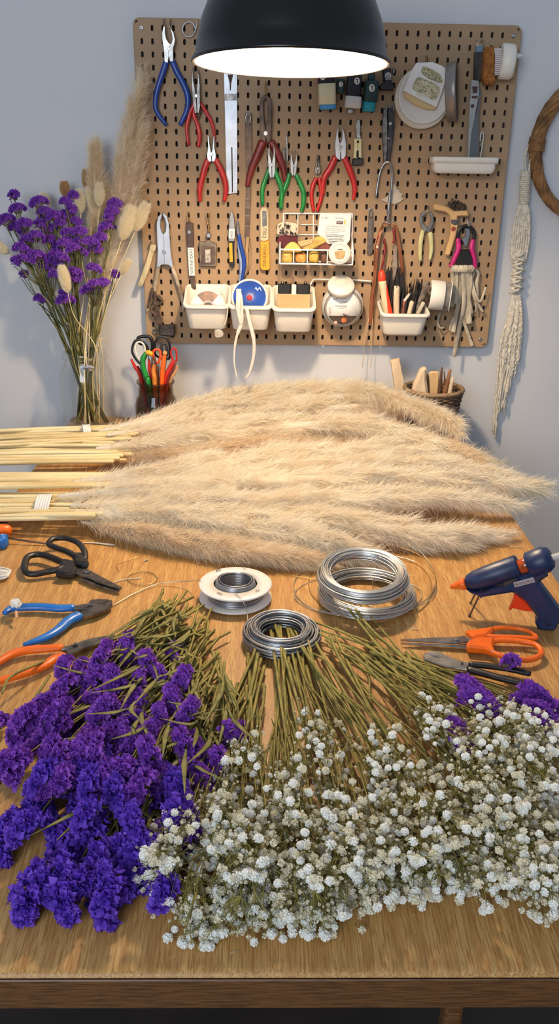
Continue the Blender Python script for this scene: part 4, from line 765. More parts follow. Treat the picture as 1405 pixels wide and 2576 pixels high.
b = MB(); extr(b, F, [(898, 280), (968, 278), (960, 325), (935, 335), (900, 315)], .0008, .0158, .0003); t.part('patch', b, steeld, n); b = MB(); disc(b, F, 922, 370, 22, .0008, .0158, 16); t.part('spot', b, M('rust spot', (140, 50, 34), .6), n); t.done()
t = Thing('dried_moss', 'small tuft of curled brown scraps above the wooden fork', 'moss', kind='stuff'); b = MB(); r_ = random.Random(9); F = W(.001, C6)
for i in range(60):
    x, y = r_.uniform(885, 1040), r_.uniform(95, 180); y = max(y, 95+(x-930)*.5); tube(b, [F(x, y, r_.uniform(.001, .01)), F(x+r_.uniform(-20, 20), y+r_.uniform(-20, 20), .012), F(x+r_.uniform(-30, 30), y+r_.uniform(-25, 25), r_.uniform(.002, .016))], [.0008, .0018, .0004], 5, 3)
t.part('tuft', b, bark); t.done()
t = Thing('pruners', 'pruners with magenta grips and black body on the right of the pegboard', 'pruners'); F = W(.004, C6)
b = MB(); A = [2*PI*i/24 for i in range(24)]; tube(b, [F(1052+80*math.cos(a), 435-92*math.sin(a), .008) for a in [PI*(-.12+1.24*i/12) for i in range(13)]], .0042, 8, 3, flat=.6, up=F.n); t.part('spring_ring', b, blackp)
b = MB(); extr(b, F, [(1040, 360), (1085, 365), (1090, 440), (1060, 530), (1040, 560), (1020, 500), (1000, 470), (1040, 440)], .006, .006, .001); t.part('blade', b, steel); b = MB(); extr(b, F, [(975, 650), (1005, 575), (1075, 570), (1120, 660), (1118, 740), (940, 735)], .012, .002, .003); t.part('body', b, blackp)
b = MB(); tube(b, [F(972, 470, .010), F(975, 560, .012), F(940, 650, .012), F(905, 740, .010)], [F.m(0, 0, 26), F.m(0, 0, 26), F.m(0, 0, 24), F.m(0, 0, 26)], 12, 5, flat=.7, up=F.n); t.part('grip', b, pinkp); b = MB(); tube(b, [F(1118, 480, .010), F(1105, 560, .012), F(1128, 650, .012), F(1138, 750, .010)], [F.m(0, 0, 24), F.m(0, 0, 26), F.m(0, 0, 22), F.m(0, 0, 22)], 12, 5, flat=.7, up=F.n); t.part('grip', b, pinkp); t.done()
hook(W(0, C6), 1070, 250, 90, 'chrome hook holding the magenta pruners', nickel, .0018)
t = Thing('strip_bundle', 'bundle of torn off-white fabric strips hanging at the lower right of the pegboard', 'fabric strips'); F = W(.010, C6); r_ = random.Random(4)
for pts, w in [([(925, 740), (930, 850), (925, 950), (928, 1040), (925, 1140)], 26), ([(985, 740), (1000, 900), (985, 1080), (960, 1230), (925, 1380)], 26), ([(1020, 740), (1030, 960), (1020, 1180), (985, 1380), (935, 1620)], 27), ([(1060, 740), (1060, 900), (1070, 1100), (1078, 1295)], 34), ([(1040, 1100), (1030, 1250), (1070, 1380), (1115, 1520)], 20), ([(955, 740), (965, 860), (960, 1000), (950, 1100)], 20), ([(1090, 750), (1100, 900), (1090, 1050), (1110, 1200)], 20), ([(1130, 760), (1180, 810), (1160, 900), (1170, 1000), (1150, 1190)], 16), ([(1140, 780), (1120, 900), (1180, 1080), (1245, 940)], 10), ([(1120, 900), (1135, 1040), (1180, 1120), (1220, 1185)], 16), ([(930, 1240), (905, 1320), (900, 1370)], 15)]:
    b = MB(); k_ = len(pts); tube(b, [F(x, y, r_.uniform(0, .012)) for x, y in pts], [F.m(0, 0, w)*r_.uniform(.85, 1.1) for _ in pts], 8, 6, flat=.22, up=F.n+V((r_.uniform(-.35, .35), 0, 0))); t.part('strip', b, drift)
b = MB()
for i in range(14): x = 915+i*15; tube(b, [F(x, 735, .006), F(x+4, 748+6*math.sin(i*2), .016), F(x-4, 790, .014)], [.003, .0036, .002], 7, 3)
t.part('gathered_top', b, drift); t.done()
# ------------------------------------------------------------------ wall right: wreath and macrame
Fw = Fr((0, D-.028, 0), (0, -1, 0))
t = Thing('rope_wreath', 'brown twisted paper rope wreath on the wall at the right edge', 'wreath'); wc = V((Fw(1500, 375).x, D-.020, Fw(1500, 375).z)); Rw = .132
for i in range(7):
    b = MB(); ph = 2*PI*i/7; N_ = 64; q = []
    for k in range(N_):
        a = 2*PI*k/N_; tw = ph+a*5; rr_ = Rw+.0085*math.cos(tw)+.002*math.sin(3*a+i); q.append(wc+V((rr_*math.cos(a), .0085*math.sin(tw), rr_*1.08*math.sin(a))))
    tube(b, q, .0062, 7, 1, closed=True, smooth_path=False); t.part('strand', b, jute)
an = math.pi*.985
b = MB()
for k in range(7):
    a = an+(k-3)*.028; c = wc+V((Rw*math.cos(a), 0, Rw*1.08*math.sin(a))); ra = V((math.cos(a), 0, math.sin(a))); tube(b, [c+ra*(.0165*math.cos(s))+V((0, 1, 0))*(.0165*math.sin(s)) for s in [2*PI*j/10 for j in range(10)]], .0026, 6, 3, closed=True)
t.part('tie', b, ropetie); t.done()
t = Thing('macrame_hanging', 'long cream knotted macrame cord hanging on the wall below the wreath', 'macrame'); F = Fr((0, D-.012, 0), (0, -1, 0))
def twist(b, pts, r, ply=2, tw=700):
    Q, par = cr(pts, 10); L = 0
    for j in range(ply):
        q = []; L = 0
        for i, p in enumerate(Q):
            if i: L += (p-Q[i-1]).length
            a = L*tw+2*PI*j/ply; q.append(p+V((math.cos(a), math.sin(a), 0))*r*.5)
        tube(b, q, r*.6, 5, 1, smooth_path=False)
b = MB(); twist(b, [F(1322, 440, .006), F(1318, 395, .006), F(1328, 365, .008), F(1336, 375, .01), F(1330, 410, .008), F(1326, 440, .006)], .003); t.part('loop', b, cotton)
b = MB()
for i in range(17): y = 432+i*4.8; c = F(1319-.25*i, y, .006); tube(b, [c+V((.0105*math.cos(a), .0085*math.sin(a), .001*math.sin(a))) for a in [2*PI*j/10 for j in range(10)]], .0021, 6, 3, closed=True)
t.part('wrap', b, cotton)
r_ = random.Random(8)
def cordpart(pts, r=.0036, n='cord'):
    b = MB(); twist(b, pts, r); 
    p = pts[-1]
    for k in range(5): tube(b, [p, p+V((r_.uniform(-.004, .004), r_.uniform(-.003, 0), -.012))], [.0006, .0003], 4, 1)
    t.part(n, b, cotton)
for i in range(8):
    s = (i-3.5)/3.5; cordpart([F(1314+s*6, 510, .006), F(1310+s*16, 540, .008+.003*abs(s)), F(1306+s*20, 600, .008), F(1300+s*17, 650, .01)], .0042)
b = MB()                                    # square-knot sinnet
for i in range(9):
    y = 640+i*11; x = 1303-i*1.2; sg = 1 if i % 2 else -1
    tube(b, [F(x-11*sg, y-8, .006), F(x-5*sg, y-2, .016), F(x+7*sg, y+2, .018), F(x+15*sg, y+6, .008)], .0034, 7, 4); tube(b, [F(x+12*sg, y-6, .006), F(x+4*sg, y+1, .012), F(x-8*sg, y+6, .008)], .0032, 7, 4)
t.part('knots', b, cotton)
for i, (dx, y1, x1) in enumerate([(-20, 935, 1256), (-15, 940, 1262), (-10, 900, 1268), (-5, 938, 1274), (0, 945, 1280), (5, 930, 1286), (10, 940, 1292), (15, 900, 1297), (19, 905, 1300), (-18, 1085, 1238), (-13, 1090, 1243), (-8, 1030, 1251), (-3, 1025, 1258), (2, 1025, 1265), (8, 985, 1272), (13, 980, 1278)]):
    cordpart([F(1296+dx*.4, 740, .007), F(1291+dx*.85, 800, .007+.002*(i % 3)), F((1291+dx+x1)/2, 870, .006+.003*(i % 2)), F(x1, y1, .005+.002*(i % 3))], .004)
t.done()
b = 0
# ------------------------------------------------------------------ things on the table
def at(px, py, h): return T(h)(px, py)            # the point h above the table top seen at (px, py)
class Fur:
    """a mass of fine fibres kept as arrays of vertices (ribbons of five points)"""
    def __init__(s, A, core=None): s.A = A; s.core = core
    def pts(s): return s.A.reshape(-1, 3)[::50]
    def mesh(s, name, mat, off):
        n = len(s.A); A = (s.A-np.array(off)).reshape(-1, 3).astype(np.float32); cv = [(x-off.x, y-off.y, z-off.z) for x, y, z in s.core.v] if s.core else []
        cf = s.core.f if s.core else []; nv = n*5; V_ = np.concatenate([A, np.array(cv, np.float32).reshape(-1, 3)])
        base = (np.arange(n)*5)[:, None]; quads = (base+np.array([0, 1, 3, 2])).ravel(); tris = (base+np.array([2, 3, 4])).ravel()
        lv = [quads, tris]; starts = [np.arange(n)*4, n*4+np.arange(n)*3]; pos = n*7
        for f in cf: lv.append(np.array(f)+nv); starts.append(np.array([pos])); pos += len(f)
        me = bpy.data.meshes.new(name); me.vertices.add(len(V_)); me.vertices.foreach_set('co', V_.ravel())
        lv = np.concatenate(lv).astype(np.int32); st = np.concatenate(starts).astype(np.int32)
        me.loops.add(len(lv)); me.loops.foreach_set('vertex_index', lv); me.polygons.add(len(st)); me.polygons.foreach_set('loop_start', st)
        me.update(calc_edges=True); me.validate(); me.materials.append(mat); me.polygons.foreach_set('use_smooth', np.ones(len(st), bool)); return me
def nrm(a): return a/np.maximum(np.linalg.norm(a, axis=-1, keepdims=True), 1e-9)
def fibres(p, d, L, w, bend):
    """ribbons from p along d, length L, half width w, bent by vector field bend"""
    n = len(p); s = nrm(np.cross(d, nrm(rng.normal(size=(n, 3))))); L = L[:, None]
    q1 = p+d*L*.5+bend*L*.12; q2 = p+d*L+bend*L*.5; w = np.full((n, 1), w) if np.isscalar(w) else w[:, None]
    return np.stack([p-s*w, p+s*w, q1-s*w*.75, q1+s*w*.75, q2], 1)
def plume(path, R, nb=150, nh=150, hl=.020, w=.00040, spread=1.0, grav=.25, rprof=None, core=True, fl=.85, seed=0):
    """feathery grass plume: side tufts leave the stem and carry fine fibres"""
    global rng; rng = np.random.default_rng(100+seed)
    Q, _ = cr(path, 12); Q = np.array([tuple(q) for q in Q]); m_ = len(Q)
    tl = np.concatenate([[0], np.cumsum(np.linalg.norm(np.diff(Q, axis=0), axis=1))]); Lt = tl[-1]; tl /= Lt
    ev = lambda t: np.stack([np.interp(t, tl, Q[:, k]) for k in range(3)], -1)
    rp = rprof or (lambda t: np.minimum(1, (t+.04)*4.5)**.7*np.minimum(1, (1.03-t)*1.9)**.75)
    tb = np.sort(rng.random(nb)**.95)*.97; root = ev(tb); T_ = nrm(ev(np.minimum(tb+.02, 1))-ev(np.maximum(tb-.02, 0)))
    a = rng.normal(size=(nb, 3)); rad = nrm(a-T_*(a*T_).sum(-1, keepdims=True)); rr = R*rp(tb)*(.55+.5*rng.random(nb)); Lb = np.minimum(.09+.07*rng.random(nb), Lt*.36)*(1-.35*tb)
    u = rng.random((nb, nh))**.8; U = u[..., None]; sp = root[:, None]+T_[:, None]*(Lb[:, None]*u)[..., None]+rad[:, None]*(rr[:, None]*np.sin(u*PI/2)*.9)[..., None]*spread
    sp[..., 2] -= grav*rr[:, None]*u**2*.6
    bd = nrm(T_[:, None]*Lb[:, None, None]+rad[:, None]*(rr[:, None]*np.cos(u*PI/2)*1.4)[..., None])
    jit = rng.normal(size=(nb, nh, 3)); out = nrm(bd+jit*.30+rad[:, None]*.30*np.ones_like(U)); bend = np.zeros_like(out); bend[..., 2] = -.35; bend += jit*.3+T_[:, None]*.3
    L = hl*(.55+.9*rng.random((nb, nh)))
    A = fibres((sp+jit*.0012).reshape(-1, 3), out.reshape(-1, 3), L.ravel(), w, bend.reshape(-1, 3))
    # squash so that fur resting on the table keeps above it
    A[..., 2] = np.where(A[..., 2] < TZ+.002, TZ+.002+np.abs(A[..., 2]-TZ-.002)*.12, A[..., 2])
    cb = None
    if core:
        cb = MB(); ts = np.linspace(0.01, .93, 14); P = ev(ts); vs = []
        tube(cb, [V(p) for p in P], [max(.0015, R*float(rp(np.array(t)))*.34) for t in ts], 8, 2)
    return Fur(A, cb)
def cordtie(t, c, ax, R, n=7, mat=None, flat=.75, w=.0024, sp=.0042, slant=0):
    ax, u, v = basis(ax); b = MB()
    for i in range(n):
        o = (i-(n-1)/2)*sp; tube(b, [c+ax*(o+slant*math.sin(a)*.01)+v*(R*math.cos(a))+u*(R*flat*math.sin(a)) for a in [2*PI*k/16 for k in range(16)]], w, 6, 2, closed=True)
    return t.part('cord_tie', b, mat or whitep2)
strawm = stalk
def bundle(label, stalks, plumes, tie, seed):
    t = Thing('pampas_grass_bundle', label, 'pampas grass', 'bundles of pampas grass laid across the table'); r_ = random.Random(seed)
    for (p0, p1, rpx) in stalks:
        h0, h1 = p0[2], p1[2]; a, c = at(p0[0], p0[1], h0), at(p1[0], p1[1], h1); b = MB(); mid = a.lerp(c, .5)+V((0, r_.uniform(-.003, .003), r_.uniform(-.001, .003))); r = zd(c)*rpx/FPX
        tube(b, [a, mid, c], [r*1.05, r, r*.85], 7, 3); t.part('stalk', b, strawm)
    for i, (pts, R, mt, kw) in enumerate(plumes):
        P = [at(*p) for p in pts]; t.part('plume', plume(P, zd(P[len(P)//2])*R/FPX, seed=seed*10+i, **kw), mt)
    if tie:
        c = at(*tie[0]); a2 = at(*tie[1])-at(*tie[2]); cordtie(t, c, a2, zd(c)*tie[3]/FPX, **tie[4])
    t.done()
def fan(x0, ys0, x1, ys1, h0, h1, n, r, seed):
    q = random.Random(seed); o = []
    for i in range(n):
        f = (i+.5)/n; o.append(((x0+q.uniform(-10, 30), ys0[0]+(ys0[1]-ys0[0])*f+q.uniform(-3, 3), h0+q.uniform(0, .018)), (x1+q.uniform(30, 90), ys1[0]+(ys1[1]-ys1[0])*f, h1+q.uniform(0, .014)), r*q.uniform(.7, 1.25)))
    return o
NB, NH = 140, 240
kw = dict(nb=NB, nh=NH)
bundle('rear pampas bundle tied with cream cord, nearest the wall and glass jar', fan(-130, (1088, 1128), 275, (1070, 1104), .035, .035, 13, 5, 1),
    [([(240, 1088, .045), (430, 1052, .055), (700, 1010, .06), (930, 998, .085), (1128, 1054, .105)], 40, fluff, dict(kw, grav=.5)), ([(260, 1096, .05), (520, 1062, .05), (800, 1030, .05), (1000, 1024, .075), (1130, 1072, .085)], 32, fluff, kw), ([(300, 1070, .05), (480, 1022, .07), (660, 995, .075), (820, 978, .085), (960, 992, .10)], 26, fluff, dict(kw, grav=0))], ((217, 1085, .046), (280, 1080, .045), (100, 1096, .045), 17, dict(n=4, flat=.9)), 1)
bundle('second pampas bundle from the wall, untied straw stalks reaching the left edge', fan(-130, (1118, 1168), 250, (1112, 1162), .028, .03, 14, 5.5, 2),
    [([(235, 1130, .045), (430, 1110, .055), (680, 1078, .06), (880, 1068, .08), (1045, 1100, .075)], 42, fluff, kw), ([(270, 1140, .035), (450, 1142, .035), (640, 1122, .035), (780, 1110, .03)], 30, flufft, kw), ([(560, 1125, .03), (760, 1122, .03), (960, 1108, .05), (1160, 1138, .055)], 34, flufft, kw)], None, 2)
bundle('third pampas bundle from the wall, pale stalks without a tie', fan(-130, (1192, 1232), 220, (1190, 1225), .030, .036, 10, 7, 3),
    [([(175, 1215, .05), (400, 1190, .06), (700, 1155, .065), (960, 1132, .06), (1180, 1152, .045)], 46, fluff, kw), ([(220, 1222, .045), (560, 1205, .055), (860, 1180, .055), (1080, 1170, .05), (1235, 1190, .04)], 42, fluff, kw)], None, 3)
bundle('front pampas bundle bound with white cord, nearest the black scissors', fan(-120, (1244, 1308), 190, (1238, 1304), .022, .026, 15, 6.5, 4),
    [([(135, 1250, .045), (400, 1232, .06), (740, 1212, .065), (1060, 1205, .06), (1310, 1222, .04)], 50, fluff, kw), ([(170, 1272, .04), (500, 1272, .05), (820, 1258, .05), (1040, 1248, .045), (1225, 1262, .035)], 46, fluff, kw),
     ([(160, 1290, .032), (400, 1302, .038), (620, 1322, .038), (760, 1350, .035), (880, 1388, .025)], 52, fluff, kw), ([(330, 1300, .035), (600, 1298, .035), (860, 1318, .033), (1040, 1338, .03), (1195, 1342, .022)], 44, fluff, kw), ([(200, 1312, .02), (380, 1345, .022), (560, 1375, .022), (740, 1400, .018)], 30, flufft, kw)],
    ((108, 1272, .034), (190, 1270, .034), (20, 1274, .034), 34, dict(n=6, flat=.75, w=.0022, slant=.4)), 4)
# ------------------------------------------------------------------ statice
def cluster_mesh(name, L, n, seed, mat, spread=1.0):
    """purple papery florets crowded on the outer side of a short curved spike, calyces beneath"""
    q = np.random.default_rng(seed); b = MB(); r0_ = .0105*spread
    for i in range(n):
        s = q.random(); a = q.normal()*.85; el = q.normal()*.75; x = (s-.5)*L; nrm_ = V((.55*(s-.5)*2+q.normal()*.25, math.sin(a), math.cos(a)*math.cos(el)+.15)).normalized()
        base = V((x, 0, -L*1.2*(s-.5)**2)); R = r0_*(.55+.5*q.random())*(1-.4*abs(s-.5)); c = base+nrm_*R; u = nrm_.orthogonal().normalized(); w_ = nrm_.cross(u); fr = .0030+.0016*q.random(); ph = q.random()*6
        vs = [c-nrm_*.003]; k = 9
        for j in range(k):
            an = 2*PI*j/k+ph; rr_ = fr*(1 if j % 2 else .74); vs.append(c+u*(rr_*math.cos(an))+w_*(rr_*math.sin(an))+nrm_*(.0016*(1 if j % 2 else .2)+.001*q.normal()))
        b.add(vs, [(0, 1+j, 1+(j+1) % k) for j in range(k)], False, 0)
        if i % 3 == 0: tube(b, [base-V((0, 0, .006)), c-nrm_*.002], [.0007, .0016], 4, 1, mi=1, cap=False)
    for j in range(7):
        x = (j/6-.5)*L; tube(b, [V((x*.35, 0, -.014-L*.15)), V((x*.7, 0, -.008)), V((x, q.normal()*.002, -L*1.2*(j/6-.5)**2))], [.0009, .0016, .0022], 5, 2, mi=1)
    return mesh(name, b, [mat, calyx])
CL = {k: [cluster_mesh('flower_cluster', L, int(3000*L+40), s+i*10, mt) for i, L in enumerate((.014, .020, .026, .034, .042))] for k, mt, s in (('p', petalp, 1), ('c', petalc, 50))}
def put(me, name, parent, L, pos, up, ang, s, shift=True):
    o = bpy.data.objects.new(name, me); C.objects.link(o); o.parent = parent; up = V(up).normalized(); x = V((math.cos(ang), math.sin(ang), 0)); x = (x-up*x.dot(up)).normalized(); y = up.cross(x)
    mm = Matrix((x, y, up)).transposed().to_4x4(); o.matrix_local = Matrix.Translation(V(pos)-L) @ mm @ Matrix.Diagonal((s, s, s, 1)); return o
def sprig(label, base, clusters, stem_r=.0018, kind='p', seed=0, group=None, leaves=3, nodef=.45, sm=None, extra_stalks=0, updir=(0, -.25, 1), sc=1.0, via=None):
    """clusters: list of (point, size index)"""
    t = Thing('statice_sprig', label, 'statice', group); r_ = random.Random(seed); cen = sum((c[0] for c in clusters), V((0, 0, 0)))/len(clusters); b = MB()
    node = base.lerp(cen, nodef) if via is None else via
    tube(b, [base, base.lerp(node, .5)+V((r_.uniform(-.006, .006), 0, .003)), node], [stem_r, stem_r*.95, stem_r*.85], 7, 4)
    for c, k in clusters:
        e = c-V(updir).normalized()*.012*sc; md = node.lerp(e, .55)+V((r_.uniform(-.01, .01), r_.uniform(-.008, .008), r_.uniform(-.004, .008))); tube(b, [node, md, e], [stem_r*.75, stem_r*.55, stem_r*.5], 5, 4)
    for k in range(extra_stalks):
        c = clusters[k % len(clusters)][0]; s0 = base+V((r_.uniform(-.035, .03), r_.uniform(-.03, .045), r_.uniform(-.004, .01))); s0.z = max(s0.z, TZ+.003); tube(b, [s0, s0.lerp(c, .5)+V((r_.uniform(-.012, .012), 0, r_.uniform(-.006, .01))), c-V((0, 0, .012))], [stem_r*1.1, stem_r*.85, stem_r*.4], 5, 4)
    t.part('stem', b, sm or stemg)
    for k in range(leaves):
        f = r_.uniform(.35, .8); p = base.lerp(node, f) if r_.random() < .5 else node.lerp(clusters[r_.randrange(len(clusters))][0], f*.6); dr = (cen-base).normalized(); sd = V((r_.uniform(-1, 1), r_.uniform(-1, 1), r_.uniform(0, .5))); b = MB(); L = r_.uniform(.03, .06); p = p+V((0, 0, r_.uniform(.0, .022)))
        tube(b, [p, p+(dr+sd*.5)*L*.5, p+(dr+sd*.9)*L+V((0, 0, -.004))], [.0008, .0032, .0004], 6, 4, flat=.15, up=(.2, .1, 1)); t.part('leaf', b, leafm)
    def fn(o, L):
        for c, k in clusters:
            d = (c-node); up = (V(updir)+d.normalized()*.5+V((r_.uniform(-.5, .5), r_.uniform(-.4, .3), 0))); put(CL[kind][k], 'flower_cluster', o, L, c, up, math.atan2(d.y, d.x)+r_.uniform(-.6, .6), r_.uniform(.85, 1.15)*sc)
    t.extra(fn); t.done(base if base.z < TZ+.2 else None); return t
def tabsprig(label, bp, tip, n, w, kind, seed, h=(.012, .05), t0=.35, **k):
    r_ = random.Random(seed); base = at(bp[0], bp[1], .008+r_.uniform(0, .02)); cl = []
    dx, dy = tip[0]-bp[0], tip[1]-bp[1]; L = math.hypot(dx, dy)
    for i in range(n):
        f = t0+(1-t0)*(i+.6)/n; s = r_.uniform(-1, 1)*w; px, py = bp[0]+dx*f-dy/L*s, bp[1]+dy*f+dx/L*s; cl.append((at(px, py, r_.uniform(*h)), r_.choice([1, 2, 2, 3, 3, 4])))
    return sprig(label, base, cl, kind=kind, seed=seed, **k)
ST = [((430, 1512), (300, 1670), 3, 14, 'p', .7, 'statice sprig with small upright heads pointing at the orange needle-nose pliers'),
 ((440, 1530), (165, 1705), 5, 26, 'p', .5, 'statice sprig reaching over the grip of the orange needle-nose pliers'),
 ((462, 1545), (375, 1700), 7, 34, 'p', .62, 'statice sprig with the big rounded purple head highest in the pile'),
 ((470, 1570), (115, 1790), 7, 30, 'p', .45, 'statice sprig fanning left just below the orange pliers'),
 ((490, 1560), (440, 1800), 6, 30, 'p', .6, 'statice sprig with purple heads beside the bare green stems'),
 ((470, 1590), (0, 1850), 8, 32, 'p', .45, 'statice sprig reaching the left picture edge under the orange pliers'),
 ((480, 1600), (230, 1800), 6, 34, 'p', .5, 'statice sprig in the upper middle of the purple pile'), ((485, 1620), (180, 1890), 7, 40, 'p', .5, 'statice sprig left of centre in the purple pile'),
 ((490, 1640), (300, 1880), 6, 36, 'p', .55, 'statice sprig with pinkish dried collars in the centre of the purple pile'), ((480, 1630), (-25, 1960), 8, 34, 'p', .5, 'statice sprig along the left picture edge at mid height of the pile'),
 ((500, 1660), (120, 2010), 8, 40, 'p', .5, 'statice sprig lying left of centre above the drooping heads'), ((500, 1660), (250, 1990), 7, 40, 'p', .5, 'statice sprig in the dense middle of the purple pile'),
 ((505, 1660), (370, 2010), 7, 40, 'p', .55, 'statice sprig with tall columns of purple right of the middle of the pile'), ((500, 1690), (-10, 2110), 8, 40, 'c', .55, 'blue-violet statice sprig low against the left picture edge'),
 ((505, 1700), (160, 2120), 8, 40, 'c', .55, 'blue-violet statice sprig with a wide dome of florets low in the pile'), ((510, 1700), (270, 2150), 8, 42, 'c', .55, 'blue-violet statice sprig lower centre of the pile'),
 ((515, 1710), (390, 2130), 7, 40, 'c', .6, "blue-violet statice sprig touching the left-hand baby's breath"), ((500, 1760), (50, 2290), 6, 26, 'c', .72, 'drooping statice sprig with a cup-shaped head at the lower left over bare wood'),
 ((505, 1770), (150, 2290), 6, 24, 'c', .72, 'drooping statice sprig second from left along the front of the pile'), ((510, 1760), (250, 2280), 7, 36, 'c', .7, 'drooping statice sprig with a broad fringe at the front of the pile'),
 ((520, 1760), (390, 2260), 6, 30, 'c', .68, "statice sprig under the white blooms at the front right of the purple pile"), ((500, 1690), (500, 1980), 6, 36, 'p', .62, 'separate dark purple sprig right of the bare stems, below the wire coil'),
 ((560, 1700), (585, 1880), 3, 14, 'p', .75, 'single curved purple spike pointing right toward the white blooms'), ((510, 1700), (545, 1960), 3, 20, 'p', .85, 'small statice sprig between the purple pile and the white blooms')]
for i, (bp, tip, n, w_, kd, t0, lab) in enumerate(ST): tabsprig(lab, bp, tip, int(n*(1.35 if i < 13 else 1.25 if i < 17 else .95)), w_*(1.5 if 13 <= i < 17 else 1.1), kd, 40+i, (.012, .055) if i < 17 else (.010, .028), t0, leaves=8, extra_stalks=6, updir=(0, -.35, 1) if i < 17 else (0, -.9, .5), group='statice sprigs heaped on the left of the table', sc=1.0 if i < 13 else 1.08)
tabsprig('purple statice sprig showing beside the black pliers at the right', (930, 1640), (1225, 1770), 7, 16, 'p', 90, (.02, .045), .86, leaves=0, group='statice sprigs under the white blooms at the right')
tabsprig('purple statice sprig at the right picture edge below the black pliers', (1000, 1640), (1390, 1795), 13, 34, 'p', 91, (.02, .05), .86, leaves=0, group='statice sprigs under the white blooms at the right')
tabsprig('few purple florets peeping out among green stems at the lower right', (960, 1660), (1160, 1860), 2, 8, 'p', 92, (.03, .04), .97, leaves=0, group='statice sprigs under the white blooms at the right')
# bare stem bundles of the statice, laid toward the coils
r_ = random.Random(77)
for lab, pts in [('loose green statice stem crossing the others near the orange pliers', [(270, 1690), (350, 1590), (405, 1560)]), ('thick pale green stem end pointing at the wire spool', [(400, 1640), (420, 1570), (446, 1512)]), ('cut stem pointing right with its own shadow below the wire spool', [(490, 1640), (530, 1615), (577, 1590)]), ('upright stem end reaching the white wire spool', [(495, 1620), (515, 1570), (531, 1530)]), ('thin leafy stem running down to the purple spike', [(480, 1650), (490, 1760), (535, 1850)]), ('long flat leaf lying across the purple pile', [(275, 1800), (310, 1760), (345, 1720)]), ('short dry twig lying on the purple pile', [(255, 1835), (320, 1800), (382, 1768)]), ('thin stem with curled tip over the orange grip', [(5, 1745), (30, 1700), (120, 1660)]), ('slender stem left of the purple head', [(70, 1790), (95, 1745), (125, 1700)])]:
    t = Thing('loose_twig', lab, 'stem', 'loose dried twigs on the table'); b = MB(); P = [at(x, y, .03 if y > 1660 and x < 400 else .012) for x, y in pts]; w_ = .0026 if 'flat' in lab or 'thick' in lab else .0019; tube(b, P, [w_*.8, w_, w_*.9], 7, 5, flat=.35 if 'flat' in lab else .9, up=(0, 0, 1)); t.part('stem', b, stemg); t.done()
# ------------------------------------------------------------------ baby's breath
def puff(name, seed, mat, n=46):
    q = np.random.default_rng(seed); b = MB()
    for i in range(n):
        z = 1-2*(i+.5)/n; a = i*2.39996+q.normal()*.25; r = math.sqrt(max(0, 1-z*z)); nn = V((r*math.cos(a), r*math.sin(a), z)).normalized(); u = nn.orthogonal().normalized(); v = nn.cross(u); ph = q.random()*6.28; u, v = u*math.cos(ph)+v*math.sin(ph), v*math.cos(ph)-u*math.sin(ph)
        w1, h1 = .24+.1*q.random(), .82+.12*q.random(); tp = 1.0+.1*q.random(); b.add([nn*.45, nn*h1+u*w1*.8-v*.1, nn*tp+u*w1*.55+v*.16, nn*tp*1.02+v*.30, nn*tp-u*w1*.55+v*.16, nn*h1-u*w1*.8-v*.1], [(0, 1, 2, 3), (0, 3, 4, 5)], False)
    lump(b, (0, 0, 0), (.62, .62, .62), seed, rough=.1); return mesh(name, b, mat)
PW = [puff('bloom', s, bloomw) for s in range(5)]; PCm = [puff('bloom', s+9, bloomc, 34) for s in range(3)]; PX = [puff('bloom', s+19, bloomx, 26) for s in range(2)]
def lowp(n=22, seed=5):
    q = np.random.default_rng(seed); vs = []; fs = []
    for i in range(n):
        z = 1-2*(i+.5)/n; a = i*2.39996; r = math.sqrt(max(0, 1-z*z)); nn = np.array((r*math.cos(a), r*math.sin(a), z)); u = np.cross(nn, q.normal(size=3)); u /= np.linalg.norm(u); v = np.cross(nn, u); o = len(vs); vs += [nn*.3-v*.2, nn*.85+u*.36, nn*1.05+v*.34, nn*.85-u*.36]; fs.append((o, o+1, o+2, o+3))
    return np.array(vs), np.array(fs)
LOWP = lowp()
NBL = 0
